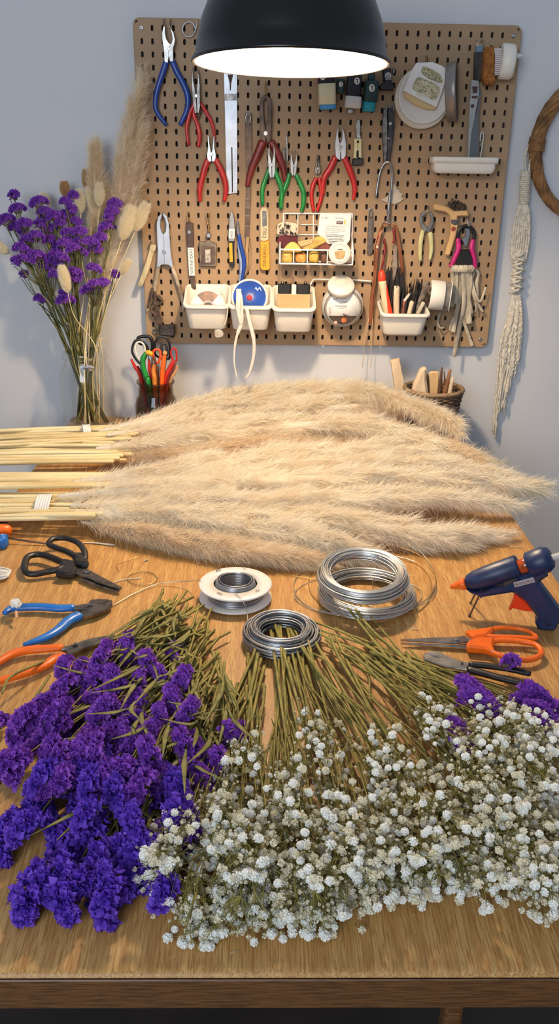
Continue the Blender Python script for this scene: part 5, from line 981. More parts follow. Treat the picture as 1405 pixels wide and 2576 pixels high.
def spray(label, bp, tip, hw, n, seed, h=(.010, .07), t0=.5, nst=4, small=.27, sr=.0017, front=False, bent=0):
    global NBL
    r_ = random.Random(seed); t = Thing('babys_breath_spray', label, "baby's breath", "baby's breath sprays on the right of the table"); dx, dy = tip[0]-bp[0], tip[1]-bp[1]; L = math.hypot(dx, dy); blooms = []; b = MB(); nodes = []
    for k in range(nst):
        s0 = r_.uniform(-1, 1)*20; s1 = ((k+.5)/nst*2-1)*hw*.7; f1 = r_.uniform(.5, .62); f2 = r_.uniform(.72, .85)
        j = lambda f, s: (bp[0]+dx*f-dy/L*s, bp[1]+dy*f+dx/L*s)
        hb = r_.uniform(.004, .02); f0 = r_.uniform(-.06, .16); p0 = at(*j(f0, s0), hb); p1 = at(*j(f1*.5, s0*.5+s1*.25+r_.uniform(-14, 14)), r_.uniform(.008, .03)); p2 = at(*j(f1, s1*.7), r_.uniform(.012, .035)); p3 = at(*j(f2, s1), r_.uniform(.015, .05))
        tube(b, [p0, p1, p2, p3], [sr*1.3*r_.uniform(.7, 1.15), sr*1.1, sr*.75, sr*.5], 6, 5, flat=.7, up=(r_.uniform(-1, 1), 0, 1)); nodes += [p2, p3, p2.lerp(p3, .5)]
        for q in range(2):                         # a side twig off each main stem
            pm = p1.lerp(p2, r_.uniform(.2, .9)); e = at(*j(r_.uniform(f1, f2+.08), s1+r_.uniform(-40, 40)), r_.uniform(.02, .05)); tube(b, [pm, pm.lerp(e, .5)+V((0, 0, .004)), e], [sr*.6, sr*.45, sr*.3], 5, 4); nodes.append(e)
        nd = p1.lerp(p2, .5); tube(b, [nd, nd+V((r_.uniform(-.012, .012), r_.uniform(-.012, .012), .006))], [.0012, .0003], 5, 1)
    for i in range(n):
        f = t0+(1.10-t0)*r_.betavariate(1.9, 1.35); wd = hw*(.45+.55*min(1, (f-t0)/.35)); s = max(-1.6, min(1.6, r_.gauss(0, .62)))*wd; px, py = bp[0]+dx*f-dy/L*s, bp[1]+dy*f+dx/L*s
        edge = abs(s)/hw > .9 or f > .98; c = at(px, py, r_.uniform(h[0], h[1]*(.45 if edge else 1)))
        if c.y < YF+.02: continue
        nd = min(nodes, key=lambda q: (q-c).length); sm_ = r_.random() < small; R = r_.uniform(.0022, .0030) if sm_ else r_.uniform(.0032, .0044)
        kind = PX if (sm_ and r_.random() < .4) else (PCm if r_.random() < .22 else PW); c.z = max(c.z, TZ+R+.001); blooms.append((c, R, r_.choice(kind)))
        e = c-(c-nd).normalized()*R*.7 if (c-nd).length > 1e-4 else c; md = nd.lerp(e, .55)+V((r_.uniform(-.004, .004), r_.uniform(-.004, .004), r_.uniform(-.002, .006)))
        if (e-nd).length < .13: tube(b, [nd, md, e], [.00055, .00042, .0003], 4, 2, cap=False)
        # a tiny calyx fork with dried buds
        for k in range(3):
            g = md.lerp(e, r_.uniform(.1, .8)); e2 = g+V((r_.uniform(-.012, .012), r_.uniform(-.012, .012), r_.uniform(-.003, .009))); e2.z = max(e2.z, TZ+.002); tube(b, [g, e2], [.00028, .0003], 3, 1, cap=False)
            if r_.random() < .45: blooms.append((e2, r_.uniform(.0010, .0018), r_.choice(PX)))
    t.part('stem', b, stemg)
    big = sorted([q for q in blooms if q[1] > .002], key=lambda q: -q[1])[:98]; rest = [q for q in blooms if q not in big]
    def fn(o, L_):
        global NBL
        for c, R, me in big:
            q = bpy.data.objects.new('bloom', me); C.objects.link(q); q.parent = o; q.location = c-L_; q.scale = (R, R, R*.9); q.rotation_euler = (r_.uniform(-.6, .6), r_.uniform(-.6, .6), r_.uniform(0, 6)); NBL += 1
        if rest:
            vs, ls, sz = [], [], []; off = 0
            for c, R, me in rest:
                src, fc = LOWP; mt_ = np.array(Matrix.Rotation(r_.uniform(0, 6), 3, V((r_.uniform(-1, 1), r_.uniform(-1, 1), 1)).normalized())); vs.append(src @ mt_.T*R+np.array(c-L_)); ls.append(fc+off); off += len(src)
            vs = np.concatenate(vs); ls = np.concatenate(ls); me = bpy.data.meshes.new('small_blooms'); me.vertices.add(len(vs)); me.vertices.foreach_set('co', vs.astype(np.float32).ravel()); me.loops.add(ls.size); me.loops.foreach_set('vertex_index', ls.astype(np.int32).ravel()); me.polygons.add(len(ls)); me.polygons.foreach_set('loop_start', np.arange(len(ls), dtype=np.int32)*4); me.update(calc_edges=True); me.materials.append(bloomc)
            q = bpy.data.objects.new('small_blooms', me); C.objects.link(q); q.parent = o; q['kind'] = 'stuff'
    t.extra(fn); t.done(at(bp[0], bp[1], 0))
BB = [((645, 1665), (385, 2190), 66, 90, .72, "baby's breath spray spilling left over the statice, beneath the wire coil stems"), ((650, 1660), (520, 2150), 95, 110, .6, "baby's breath spray covering the right foot of the purple pile"), ((640, 1670), (620, 2230), 95, 120, .55, "baby's breath spray with stems ending left of the small wire coil"),
 ((655, 1680), (600, 1960), 60, 34, .55, "short sparse baby's breath spray below the small wire coil, beside the curved purple spike"), ((690, 1575), (730, 2240), 95, 120, .58, "baby's breath spray whose stem ends inside the small wire coil"), ((710, 1580), (850, 2240), 95, 120, .58, "baby's breath spray with a second stem lying through the small wire coil"),
 ((735, 1600), (830, 1950), 60, 40, .5, "loose airy baby's breath spray over bare oak in the middle"), ((760, 1610), (960, 2220), 95, 120, .58, "baby's breath spray in the centre right, stems starting at the coil's right side"), ((780, 1620), (1080, 2190), 95, 120, .58, "baby's breath spray right of centre reaching the lower white mass"),
 ((700, 1640), (700, 2060), 80, 60, .6, "baby's breath spray straight below the small coil in the middle of the white mass"), ((830, 1610), (1180, 2130), 95, 120, .58, "baby's breath spray with a pale cut end standing right of the small coil"), ((740, 1570), (1010, 1960), 75, 55, .62, "slanting baby's breath spray with scattered blooms above the centre right"),
 ((870, 1500), (1300, 2060), 90, 110, .62, "baby's breath spray with a long stem starting at the large wire coil"), ((800, 1590), (1240, 1890), 70, 70, .62, "baby's breath spray fanning flat toward the orange scissors"), ((930, 1640), (1390, 2170), 95, 120, .55, "baby's breath spray reaching the lower right corner of the white mass"),
 ((760, 1560), (1350, 1830), 60, 60, .72, "baby's breath spray stretched along the black pliers"), ((1030, 1650), (1400, 1990), 85, 110, .5, "baby's breath spray at the right edge below the scissors"), ((1010, 1640), (1420, 1880), 60, 80, .6, "baby's breath spray at the right edge touching the purple florets"),
 ((900, 1620), (1130, 1850), 60, 45, .6, "small baby's breath spray scattered over green stems beneath the scissors tip"), ((1100, 1740), (1440, 2260), 90, 110, .6, "baby's breath spray in the bottom right corner over dark wood")]
for i, (bp, tip, hw, n, t0, lab) in enumerate(BB): spray(lab, bp, tip, hw, int(n*1.55), 300+i, t0=t0, nst=5 if n > 60 else 4)
spray("low fringe of baby's breath along the front, left of centre", (600, 1900), (545, 2320), 110, 120, 401, (.004, .03), .72, 3, .3); spray("sparse scatter of baby's breath nearest the front edge at the left of the white mass", (590, 1960), (490, 2350), 70, 46, 409, (.004, .012), .8, 2, .4); spray("low fringe of baby's breath along the front, at the middle", (740, 1900), (740, 2320), 110, 120, 402, (.004, .03), .72, 3, .3); spray("low fringe of baby's breath along the front, right of the middle", (900, 1900), (930, 2250), 120, 90, 403, (.004, .03), .75, 3, .3); spray("low baby's breath spray filling the gap at the lower right of the white mass", (1040, 1880), (1150, 2230), 105, 100, 404, (.004, .04), .6, 4, .3); spray("baby's breath spray low at the right, over dark wood by the corner", (1180, 1920), (1290, 2230), 95, 100, 405, (.004, .05), .5, 4, .3)
for lab, pts, w_ in [("long bare green stem reaching up into the large wire coil", [(864, 1492), (930, 1580), (1010, 1650), (1090, 1730)], .0021), ('short reddish stem crossing the green stems right of the coil', [(932, 1642), (1000, 1665), (1080, 1700)], .0018), ('green cut stem leaning beside the scissors tip', [(1024, 1648), (1050, 1690), (1075, 1720)], .0022), ('thick green stem standing right of the small wire coil', [(830, 1600), (850, 1650), (880, 1700)], .0022), ('thin vertical stalk rising from the green stems', [(925, 1664), (928, 1700), (930, 1760)], .0012), ('thick stem end resting on the left of the small coil, pale green', [(648, 1645), (640, 1690), (625, 1760)], .0024)]:
    t = Thing('loose_twig', lab, 'stem', 'loose dried twigs on the table'); b = MB(); tube(b, [at(x, y, .016+.006*(k > 0)) for k, (x, y) in enumerate(pts)], [w_]*len(pts), 7, 5); t.part('stem', b, stemg); t.done()
# ------------------------------------------------------------------ jar bouquet
jc = V((at(226, 1072, 0).x, D-.082, TZ)); JR = zd(jc)*66/FPX; jt = onY(213, 882, jc.y).z-TZ
t = Thing('glass_jar', 'tall clear glass jar holding statice and grasses at the left back corner', 'jar'); NR_ = zd(jc)*52/FPX
b = MB(); prof = [(.002, .001), (JR*.9, 0), (JR*.98, .004), (JR, .012), (JR, jt*.62), (JR*.96, jt*.72), (NR_*1.02, jt*.82), (NR_*.97, jt*.86), (NR_*.97, jt*.89), (NR_*1.07, jt*.91), (NR_*1.07, jt*.935), (NR_*.98, jt*.95), (NR_*1.0, jt*.985), (NR_*.97, jt), (NR_*.90, jt*.995), (NR_*.90, jt*.88), (JR*.90, jt*.72), (JR*.945, jt*.6), (JR*.945, .014), (JR*.86, .008), (.002, .008)]
lathe(b, jc, prof, seg=56); b.f.pop(); b.f.pop(); b.sm.pop(); b.sm.pop(); b.mi.pop(); b.mi.pop(); t.part('jar', b, clear)
t.done()
t = Thing('crystal_charm', 'small faceted glass charm hanging at the neck of the clear jar', 'charm'); b = MB(); c = at(0, 0, 0); c = onY(222, 926, jc.y-JR-.004); q = []
for i, (dx, dz) in enumerate([(-.014, 0), (-.006, .006), (.006, .007), (.015, .001), (.006, -.007), (-.006, -.006)]): q.append(c+V((dx, 0, dz)))
b.add(q+[c+V((0, -.005, .001)), c+V((0, .003, 0))], [(i, (i+1) % 6, 6) for i in range(6)]+[((i+1) % 6, i, 7) for i in range(6)], False); n = t.part('crystal', b, M('crystal facets', (226, 228, 236), .12, .6, var=.5, scale=200)); b = MB(); tube(b, [c+V((-.002, -.001, .005)), c+V((-.004, .002, .02)), c+V((-.003, .006, .036))], .0009, 6, 3); t.part('thread', b, cotton); t.done()
def J(px, py, dy=0): return onY(px, py, jc.y+dy)
JS = [('vase statice sprig topped by the highest purple head at the far left', [(34, 488, 1), (42, 522, 3), (62, 560, 2)], -.02), ('vase statice sprig stretching furthest left', [(12, 550, 3), (38, 568, 2), (58, 585, 1)], .01), ('vase statice sprig with a slanting spike left of the bouquet middle', [(95, 505, 3), (112, 530, 3), (135, 540, 2), (100, 560, 1)], -.015), ('vase statice sprig with a dense round crown on the left side', [(70, 600, 4), (52, 622, 3), (90, 590, 3), (62, 648, 4), (88, 640, 3)], -.03), ('vase statice sprig with two heads top centre of the bouquet', [(165, 505, 2), (187, 490, 2), (180, 525, 1), (190, 555, 2), (165, 540, 2)], -.01), ('vase statice sprig full of heads in the middle of the bouquet', [(125, 575, 3), (150, 560, 2), (125, 600, 2), (115, 545, 3), (142, 620, 2)], .0), ('vase statice sprig with broad heads right of the middle', [(172, 582, 3), (200, 580, 2), (205, 605, 4), (185, 622, 3), (200, 628, 3), (168, 605, 2)], -.035), ('vase statice sprig with pinkish heads low in the middle', [(155, 645, 3), (140, 635, 2), (150, 662, 2), (158, 610, 2)], -.045), ('vase statice sprig with two bright heads right, beside the grasses', [(230, 605, 3), (252, 595, 2), (240, 625, 2)], -.03), ('vase statice sprig with the tallest right-hand spike', [(290, 510, 2), (282, 530, 2), (274, 546, 1), (268, 568, 3)], -.01), ('vase statice sprig with oval heads lower right', [(236, 672, 3), (238, 712, 3), (222, 725, 3), (260, 708, 2)], -.045), ('vase statice sprig with a lone small head at the left side', [(60, 688, 1)], -.01), ('vase statice sprig with a lone low head at left', [(100, 750, 2)], .0), ('vase statice sprig with a bright low head in front of the stems', [(163, 752, 3), (160, 738, 1)], -.05), ('vase statice sprig with a small dry head bending right', [(288, 688, 1)], -.0), ('vase statice sprig behind the pale bunny tail low in the middle', [(140, 688, 2), (186, 682, 3), (188, 700, 2)], -.03), ('vase statice sprig with heads left of the middle stems', [(105, 645, 2), (112, 668, 2), (40, 655, 1), (130, 655, 2)], -.02)]
for i, (lab, cs, dy) in enumerate(JS):
    r_ = random.Random(600+i); base = jc+V((r_.uniform(-.03, .03)*.9+(.02 if cs[0][0] < 150 else -.005), r_.uniform(-.025, .02), .012)); mouth = jc+V(((cs[0][0]-190)/110*.026, r_.uniform(-.02, .012), jt)); cl = [(J(x, y, dy+r_.uniform(-.012, .012)), k) for x, y, k in cs]; cen = sum((c[0] for c in cl), V((0, 0, 0)))/len(cl)
    t = Thing('statice_sprig', lab, 'statice', 'statice sprigs in the glass jar'); b = MB(); node = mouth.lerp(cen, .62); 
    for kx in range(3 if len(cl) > 2 else 1):
        o_ = V((r_.uniform(-.006, .006), r_.uniform(-.006, .006), 0)); tube(b, [base+o_, mouth+o_*.8, node+o_*1.5], [.0019, .0018, .0014], 6, 5)
    for c, k in cl:
        e = c-V((0, -.003, .012)); 
        for kx in range(3): o_ = V((r_.uniform(-.008, .008), r_.uniform(-.004, .004), 0)); tube(b, [node, node.lerp(e, .6)+V((r_.uniform(-.006, .006), 0, -.004)), e+o_], [.0013, .0009, .0008], 5, 4)
    t.part('stem', b, stemd)
    def fn(o, L, cl=cl, node=node, r_=r_):
        for c, k in cl: d = c-node; put(CL['p'][k], 'flower_cluster', o, L, c, V((d.x*2, -.55, .8)), r_.uniform(-.5, .5), r_.uniform(.8, .98))
    t.extra(fn); t.done(base)
def tail(label, p0, p1, wpx, dy, mt, kind='bunny_tail', base_dx=0, seed=0, st=None, dens=5200):
    a, c = J(*p0, dy), J(*p1, dy); ax = (c-a); L = ax.length; ax.normalize(); t = Thing(kind, label, 'bunny tail grass', 'bunny tail grasses in the glass jar')
    b = MB(); base = jc+V((base_dx, dy*.3, .012)); tube(b, [base, jc+V((base_dx*1.1+.004, dy*.3, jt)), a.lerp(jc+V((0, dy*.3, jt)), .4)+V((.002, 0, 0)), a], [.0015, .0013, .001, .0009], 6, 5); t.part('stem', b, st or stalk)
    q = np.random.default_rng(900+seed); n = dens; u = q.random(n); R = zd(a)*wpx/FPX; rp = np.sin(np.clip(u*.9+.08, 0, 1)*PI)**.6*R*.72; ax_, uu, vv = basis(ax); an = q.random(n)*6.283; rad = np.cos(an)[:, None]*np.array(uu)+np.sin(an)[:, None]*np.array(vv); p = np.array(a)+np.array(ax_)*(u*L*.93)[:, None]+rad*rp[:, None]
    d = nrm(rad*.55+np.array(ax_)*.9+q.normal(size=(n, 3))*.18); A = fibres(p, d, np.full(n, R*.75)*(0.6+.8*q.random(n)), .00028, np.zeros((n, 3))+np.array(ax_)*.2); cb = MB(); ts = [i/8 for i in range(9)]; tube(cb, [a+ax_*(L*.93*s) for s in ts], [max(.0008, R*.72*math.sin(min(1, s*.9+.08)*PI)**.6) for s in ts], 10, 2)
    t.part('tail', Fur(A, cb), mt); t.done(base)
for i, a in enumerate([('pale bunny tail in front of the low purple heads', (170, 735), (155, 670), 13, -.075, bunny), ('tan bunny tail peeping over the bouquet top', (165, 496), (161, 460), 11, .03, bunnyt), ('pale bunny tail beside the two top centre heads', (203, 535), (199, 478), 12, .0, bunny), ('long pale bunny tail leaning left in the upper grasses', (246, 552), (222, 470), 13, .01, bunny), ('upright pale bunny tail highest of the pale tails', (250, 518), (250, 463), 12, -.01, bunny), ('large pale bunny tail leaning right in front of the pampas plume', (306, 602), (332, 520), 17, -.03, bunny), ('pale bunny tail nearest the pegboard edge', (340, 580), (368, 512), 15, -.02, bunny), ('whitish bunny tail drooping at the left picture edge', (22, 636), (-18, 612), 12, -.01, bunny), ('faint pale bunny tail behind the purple heads at the upper left', (124, 515), (106, 488), 10, .04, bunny), ('brown bunny tail tall and narrow at the upper grasses', (220, 480), (216, 428), 11, .04, bunnyt), ('wispy bunny tail lowest on the right, above the small dry head', (305, 690), (325, 655), 9, -.01, bunny)]):
    tail(*a, base_dx=random.Random(i).uniform(-.02, .035), seed=i, st=stalk)
for lab, pts, R, mt, dn, i in [('tall pampas plume rising from the jar in front of the pegboard edge', [(272, 720), (300, 560), (326, 400), (345, 262)], 46, flufft, 170, 1), ('short tan pampas plume behind the bunny tails', [(225, 620), (240, 520), (240, 398)], 22, flufft, 90, 2), ('wispy pampas plume low at the right of the bouquet', [(262, 760), (275, 640), (300, 560)], 24, fluff, 70, 3)]:
    t = Thing('pampas_grass', lab, 'pampas grass', 'pampas stems in the glass jar'); P = [J(x, y, .035-.01*i) for x, y in pts]; base = jc+V((.03-.012*i, 0, .012)); b = MB(); tube(b, [base, jc+V((.02, .0, jt)), P[0], P[1]], [.002, .0018, .0015, .001], 6, 5); t.part('stem', b, stalk)
    t.part('plume', plume(P, zd(P[1])*R/FPX, nb=dn, nh=130, seed=70+i, grav=-.1, hl=.016, core=False, w=.00028), mt); t.done(base)
r_ = random.Random(31)
for i in range(9):
    t = Thing('straw_stalk', 'thin bare straw stalk standing in the clear glass jar', 'straw', 'bare straw stalks in the glass jar'); x = r_.uniform(-.03, .035); b = MB(); tp = J(205+x*900+r_.uniform(0, 60), r_.uniform(560, 860), r_.uniform(-.03, .02)); tube(b, [jc+V((-x*.9, r_.uniform(-.03, .02), .012)), jc+V((x*.9, r_.uniform(-.02, .02), jt)), tp], [.0021, .0018, .001], 6, 4); t.part('stalk', b, stalk if i % 3 else stemg); t.done()
# ------------------------------------------------------------------ brown jar of tools
kc = V((onY(395, 1060, D-.10).x, D-.10, TZ)); kt = onY(395, 968, kc.y-.04).z-TZ; KR = zd(kc)*50/FPX
t = Thing('brown_jar', 'smoky brown glass jar packed with scissors and pens behind the pampas', 'jar'); b = MB()
lathe(b, kc, [(.002, 0), (KR*.95, 0), (KR*1.04, .006), (KR*1.04, kt*.50), (KR*.98, kt*.62), (KR*.86, kt*.72), (KR*.84, kt*.93), (KR*.93, kt*.96), (KR*.93, kt), (KR*.84, kt), (KR*.80, kt*.93), (KR*.80, kt*.73), (KR*.96, kt*.55), (KR*.96, .008), (.002, .008)], seg=48); b.f.pop(); b.f.pop(); b.sm.pop(); b.sm.pop(); b.mi.pop(); b.mi.pop(); t.part('jar', b, brownglass); t.done()
def K(x, y, dy=0): return Fr((0, kc.y+dy, 0), (0, -1, 0), C8)(x, y)
def injar(label, pts, r, mt, dy=0, name='pen', cat='pen', tipm=None, tip=None, flat=1):
    t = Thing(name, label, cat, None); b = MB(); P = [K(x, y, dy) for x, y in pts]; bs = V((kc.x+(P[-1].x-kc.x)*.5, kc.y+dy*.5, TZ+.014)); rm = zd(P[0])*r/3.5125/FPX
    tube(b, P+[bs], [rm*.75]+[rm]*(len(P)-1)+[rm*.6], 9, 4, flat=flat, up=(0, -1, 0)); t.part('body', b, mt)
    if tip: b = MB(); Q = [K(x, y, dy-.002) for x, y in tip]; tube(b, Q, [rm*.9]*len(Q), 9, 3); t.part('tip', b, tipm)
    t.done()
def jscis(label, loops, blade, dy, mt, inner=None):
    t = Thing('scissors', label, 'scissors')
    for lp, r in loops: b = MB(); tube(b, [K(x, y, dy) for x, y in lp], zd(K(900, 200))*r/3.5125/FPX, 9, 5, closed=True, flat=.7, up=(0, -1, 0)); t.part('handle', b, mt)
    if inner: b = MB(); tube(b, [K(x, y, dy-.001) for x, y in inner], zd(K(900, 200))*9/3.5125/FPX, 8, 5, closed=True); t.part('inner_grip', b, whitep, label='white lining of the handle')
    b = MB(); q0 = K(*blade, dy); tube(b, [q0, q0.lerp(V((kc.x, kc.y+dy*.5, TZ+.014)), .5), V((kc.x, kc.y+dy*.5, TZ+.014))], [.006, .005, .002], 8, 3, flat=.3, up=(0, -1, 0)); t.part('blade', b, steel); t.done()
jscis('black scissors with white-lined oval handle, leftmost in the brown jar', [([(830, 150), (860, 125), (910, 135), (940, 180), (940, 250), (920, 310), (885, 330), (840, 280), (815, 220)], 11)], (900, 330), -.018, blackp, [(850, 160), (880, 140), (915, 160), (930, 210), (920, 260), (895, 310), (862, 270), (845, 210)])
jscis('black scissors with thick handle at the back left of the brown jar', [([(870, 105), (930, 92), (975, 100), (995, 150), (990, 220), (960, 230), (935, 170), (880, 150)], 16)], (970, 240), .018, blackp)
jscis('black scissors with a tall arched handle at the right of the brown jar', [([(1015, 180), (1030, 120), (1080, 95), (1130, 120), (1148, 190), (1145, 280), (1110, 290), (1060, 280), (1020, 250)], 11)], (1100, 300), .010, blackp)
jscis('black small scissors with a rounded solid handle between the arch', [([(1075, 175), (1095, 158), (1115, 170), (1125, 240), (1110, 270), (1080, 240)], 13)], (1100, 290), .002, darkp)
jscis('red scissors with a looped handle at the right of the brown jar', [([(1155, 235), (1175, 200), (1200, 205), (1208, 260), (1205, 310), (1175, 300)], 8)], (1185, 330), .0, redp)
jscis('orange scissors with a small arched handle in the middle of the brown jar', [([(1000, 250), (1010, 215), (1045, 208), (1065, 235), (1060, 290), (1040, 330), (1010, 300)], 11)], (1035, 330), -.004, M('orange red grip', (224, 84, 34), .4))
injar('bright green curved pliers handle in the brown jar', [(938, 240), (912, 290), (915, 370), (945, 460), (962, 500)], 24, greenp, -.026, 'small_pliers', 'pliers', yellowp, [(945, 236), (965, 234), (985, 250)])
injar('bright orange round pen standing in front in the brown jar', [(1104, 240), (1090, 330), (1078, 490)], 22, M('bright orange', (240, 104, 20), .45, var=.06), -.026, tipm=M('tan tip', (214, 150, 90), .6), tip=[(1104, 246), (1106, 232)])
injar('amber handle with a dark hole in the middle front of the brown jar', [(1008, 350), (1004, 400), (1014, 490)], 22, M('amber handle', (226, 140, 44), .45, rgb2=(160, 86, 30), scale=50), -.034, 'hand_tool', 'tool')
injar('red handle leaning far left out of the brown jar', [(808, 298), (845, 370), (890, 460)], 15, redp, -.012, 'hand_tool', 'tool'); injar('dark red handle behind the green one in the brown jar', [(865, 360), (890, 420), (905, 480)], 16, dkred, -.004, 'hand_tool', 'tool')
injar('scarlet handle between the green and amber handles', [(965, 300), (968, 380), (985, 480)], 15, redp, -.016, 'hand_tool', 'tool'); injar('broad red pen leaning right in the brown jar', [(1180, 310), (1145, 380), (1115, 480)], 22, redp, -.022)
injar('thin dark maroon rod leaning right in the brown jar', [(1195, 330), (1165, 400), (1130, 480)], 8, dkred, -.03, 'rod', 'rod'); injar('pinkish tan handle at the right rim of the brown jar', [(1215, 350), (1190, 420), (1150, 490)], 15, M('pinkish wood', (206, 150, 110), .5, var=.1), -.014, 'hand_tool', 'tool')
injar('dark brown handle under the orange scissors in the jar', [(1012, 270), (1020, 340), (1040, 470)], 14, M('walnut handle', (96, 56, 36), .5, var=.3), -.018, 'hand_tool', 'tool')
# ------------------------------------------------------------------ wicker basket
wb = V((onY(1081, 1080, D-.115).x, D-.115, TZ)); Rt = zd(wb)*69/FPX; Rb = zd(wb)*46/FPX; Hb = onY(1088, 977, wb.y).z-TZ
t = Thing('wicker_basket', 'dark woven wicker basket with carved wood pieces at the right back corner', 'basket'); b = MB(); nr = 24
for i in range(nr):
    f = i/(nr-1); R = Rb+(Rt-Rb)*f**.8; z = .004+(Hb-.008)*f; N_ = 56
    tube(b, [wb+V(((R+.0022*(1 if (k//2+i) % 2 else -1))*math.cos(2*PI*k/N_), (R+.0022*(1 if (k//2+i) % 2 else -1))*math.sin(2*PI*k/N_), z+.0006*math.sin(k*1.3+i))) for k in range(N_)], .0030, 5, 1, closed=True, smooth_path=False)
t.part('weave', b, wicker); b = MB()
for k in range(28): a = 2*PI*k/28; tube(b, [wb+V((Rb*math.cos(a), Rb*math.sin(a), 0)), wb+V((Rt*math.cos(a), Rt*math.sin(a), Hb))], .0022, 5, 1)
t.part('rib', b, wickrim); b = MB(); tube(b, [wb+V((Rt*1.02*math.cos(a), Rt*1.02*math.sin(a), Hb)) for a in [2*PI*k/24 for k in range(24)]], .0052, 8, 3, closed=True); t.part('rim', b, wickrim); b = MB(); lathe(b, wb, [(Rb*.97, .001), (Rb*.97, .004), (.001, .004)], seg=24); t.part('base', b, wicker); t.done()
def Wb(x, y, dy=0): return Fr((0, wb.y+dy, 0), (0, -1, 0), D1)(x, y)
def wp(label, poly, dy, th, mt, n=2, name='wood_piece', b_=.003):
    F = Fr((0, wb.y+dy, 0), (0, -1, 0), D1); t = Thing(name, label, 'wood piece'); b = MB(); cen = (sum(p[0] for p in poly)/len(poly)); bot = [(x, y) for x, y in poly]; extr(b, F, bot, th, -th/2, b_, n=n); t.part('body', b, mt); t.done()
pw = M('pale carved wood', (232, 206, 170), .6, var=.12, scale=50, stretch=(1, 1, .2), bump=.1)
wp('whitish curved wood horn standing in the wicker basket', [(285, 370), (320, 270), (350, 205), (385, 190), (400, 210), (395, 280), (408, 390), (400, 480), (330, 480)], -.01, .022, pw, b_=.006)
wp('brown-backed wood wedge behind the whitish horn', [(395, 230), (415, 290), (422, 390), (415, 500), (380, 500), (378, 390)], .004, .014, M('brown wood', (150, 104, 62), .6, var=.25, scale=50, stretch=(1, 1, .2)))
wp('broad tan wooden paddle in the middle of the wicker basket', [(415, 235), (450, 222), (492, 228), (495, 260), (485, 390), (475, 500), (425, 500), (412, 300)], .006, .010, M('tan board', (222, 184, 132), .6, var=.1, scale=40, stretch=(1, 1, .2)), name='wooden_paddle')
for lab, p0, p1, r, mt in [('slim dark brown stick with pointed tip in the wicker basket', (516, 195), (490, 480), .0042, M('dark stick', (112, 74, 48), .55, rgb2=(60, 38, 26), scale=50, stretch=(1, 1, .2))), ('thicker brown stick leaning right in the wicker basket', (580, 212), (515, 480), .0058, M('brown stick', (166, 112, 66), .55, rgb2=(96, 60, 36), scale=40, stretch=(1, 1, .2))), ('pale square stick leaning at the right rim of the wicker basket', (600, 270), (550, 480), .0058, pw), ('short crooked twig between the dark sticks', (532, 226), (545, 400), .0022, M('dark stick', (0, 0, 0)))]:
    t = Thing('wood_stick', lab, 'stick'); b = MB(); tube(b, [Wb(*p0, -.008), Wb((p0[0]+p1[0])/2, (p0[1]+p1[1])/2, -.008), Wb(*p1, -.008)+V((0, 0, -.02))], [r*.5, r, r], 8, 4); t.part('stick', b, mt); t.done()
wp('cream wooden block standing upright just left of the wicker basket', [(124, 142), (190, 124), (222, 286), (240, 600), (172, 600), (150, 306)], .03, .018, pw, n=0, name='wooden_block', b_=.0015)
# ------------------------------------------------------------------ table tools
F = T(.001, D3)
t = Thing('scissors', 'black-handled scissors lying open side down at the left of the table', 'scissors')
for sh, poly in ((.006, [(525, 430), (560, 424), (610, 424), (640, 440), (700, 475), (862, 560), (852, 576), (700, 530), (640, 500), (580, 482), (525, 462)]), (.003, [(600, 470), (700, 500), (845, 572), (820, 578), (650, 530), (560, 490)])): b = MB(); extr(b, F, poly, .0026, sh, .0006); t.part('blade', b, steeld)
b = MB(); disc(b, F, 613, 456, 22, .0022, .0086, 20); t.part('pivot', b, steel)
b = MB(); mm_ = lambda px: F.m(400, 400, px); tube(b, [F(178, 420, .012), F(205, 368, .014), (F(275, 350, .014)), F(350, 365, .014), F(430, 395, .013), F(470, 420, .012), F(430, 446, .012), F(350, 455, .010), F(250, 470, .009), F(190, 462, .010)], mm_(25), 12, 5, closed=True, flat=.85, up=(0, 0, 1)); extr(b, F, [(420, 390), (535, 402), (525, 490), (400, 485), (440, 440)], .013, .004, .004, n=2); t.part('handle', b, blackp)
b = MB(); tube(b, [F(352, 290, .018), F(385, 262, .020), F(470, 258, .020), F(555, 290, .020), (F(600, 340, .018)), F(600, 385, .014), F(545, 372, .016), F(470, 340, .018), F(390, 315, .018)], mm_(23), 12, 5, closed=True, flat=.85, up=(0, 0, 1)); extr(b, F, [(520, 350), (605, 350), (628, 395), (625, 425), (545, 420), (525, 400)], .012, .006, .004, n=2); t.part('handle', b, blackp); t.done()
def tpl(label, piv, jaws, grips, hm, jm, rv=14, name='pliers', cr_=D3, th=.007):
    F = T(.001, cr_); t = Thing(name, label, 'pliers')
    for i, pl in enumerate(jaws): b = MB(); extr(b, F, pl, th, .003+.0012*i, .0015); t.part('jaw', b, jm)
    b = MB(); disc(b, F, piv[0], piv[1], rv, th+.004, .003, 20); t.part('rivet', b, steel)
    for pts, r in grips: b = MB(); grip(b, F, pts, r, .0085, .75, 12); t.part('grip', b, hm)
    t.done()
tpl('blue-handled cutting pliers lying on the left of the table', (640, 705), [[(505, 705), (560, 690), (620, 682), (640, 656), (700, 648), (770, 652), (792, 662), (760, 672), (700, 682), (690, 692), (640, 720), (560, 722), (510, 720)], [(585, 735), (640, 720), (655, 712), (690, 692), (740, 688), (796, 664), (796, 690), (760, 725), (700, 755), (640, 770), (585, 785), (570, 750)]], [([(520, 708), (420, 712), (300, 703), (170, 705), (80, 718), (38, 748)], [28, 30, 30, 30, 27, 20]), ([(560, 765), (490, 800), (420, 862), (340, 912), (250, 948), (175, 972)], [40, 37, 34, 32, 26, 16])], blue2, steeld)
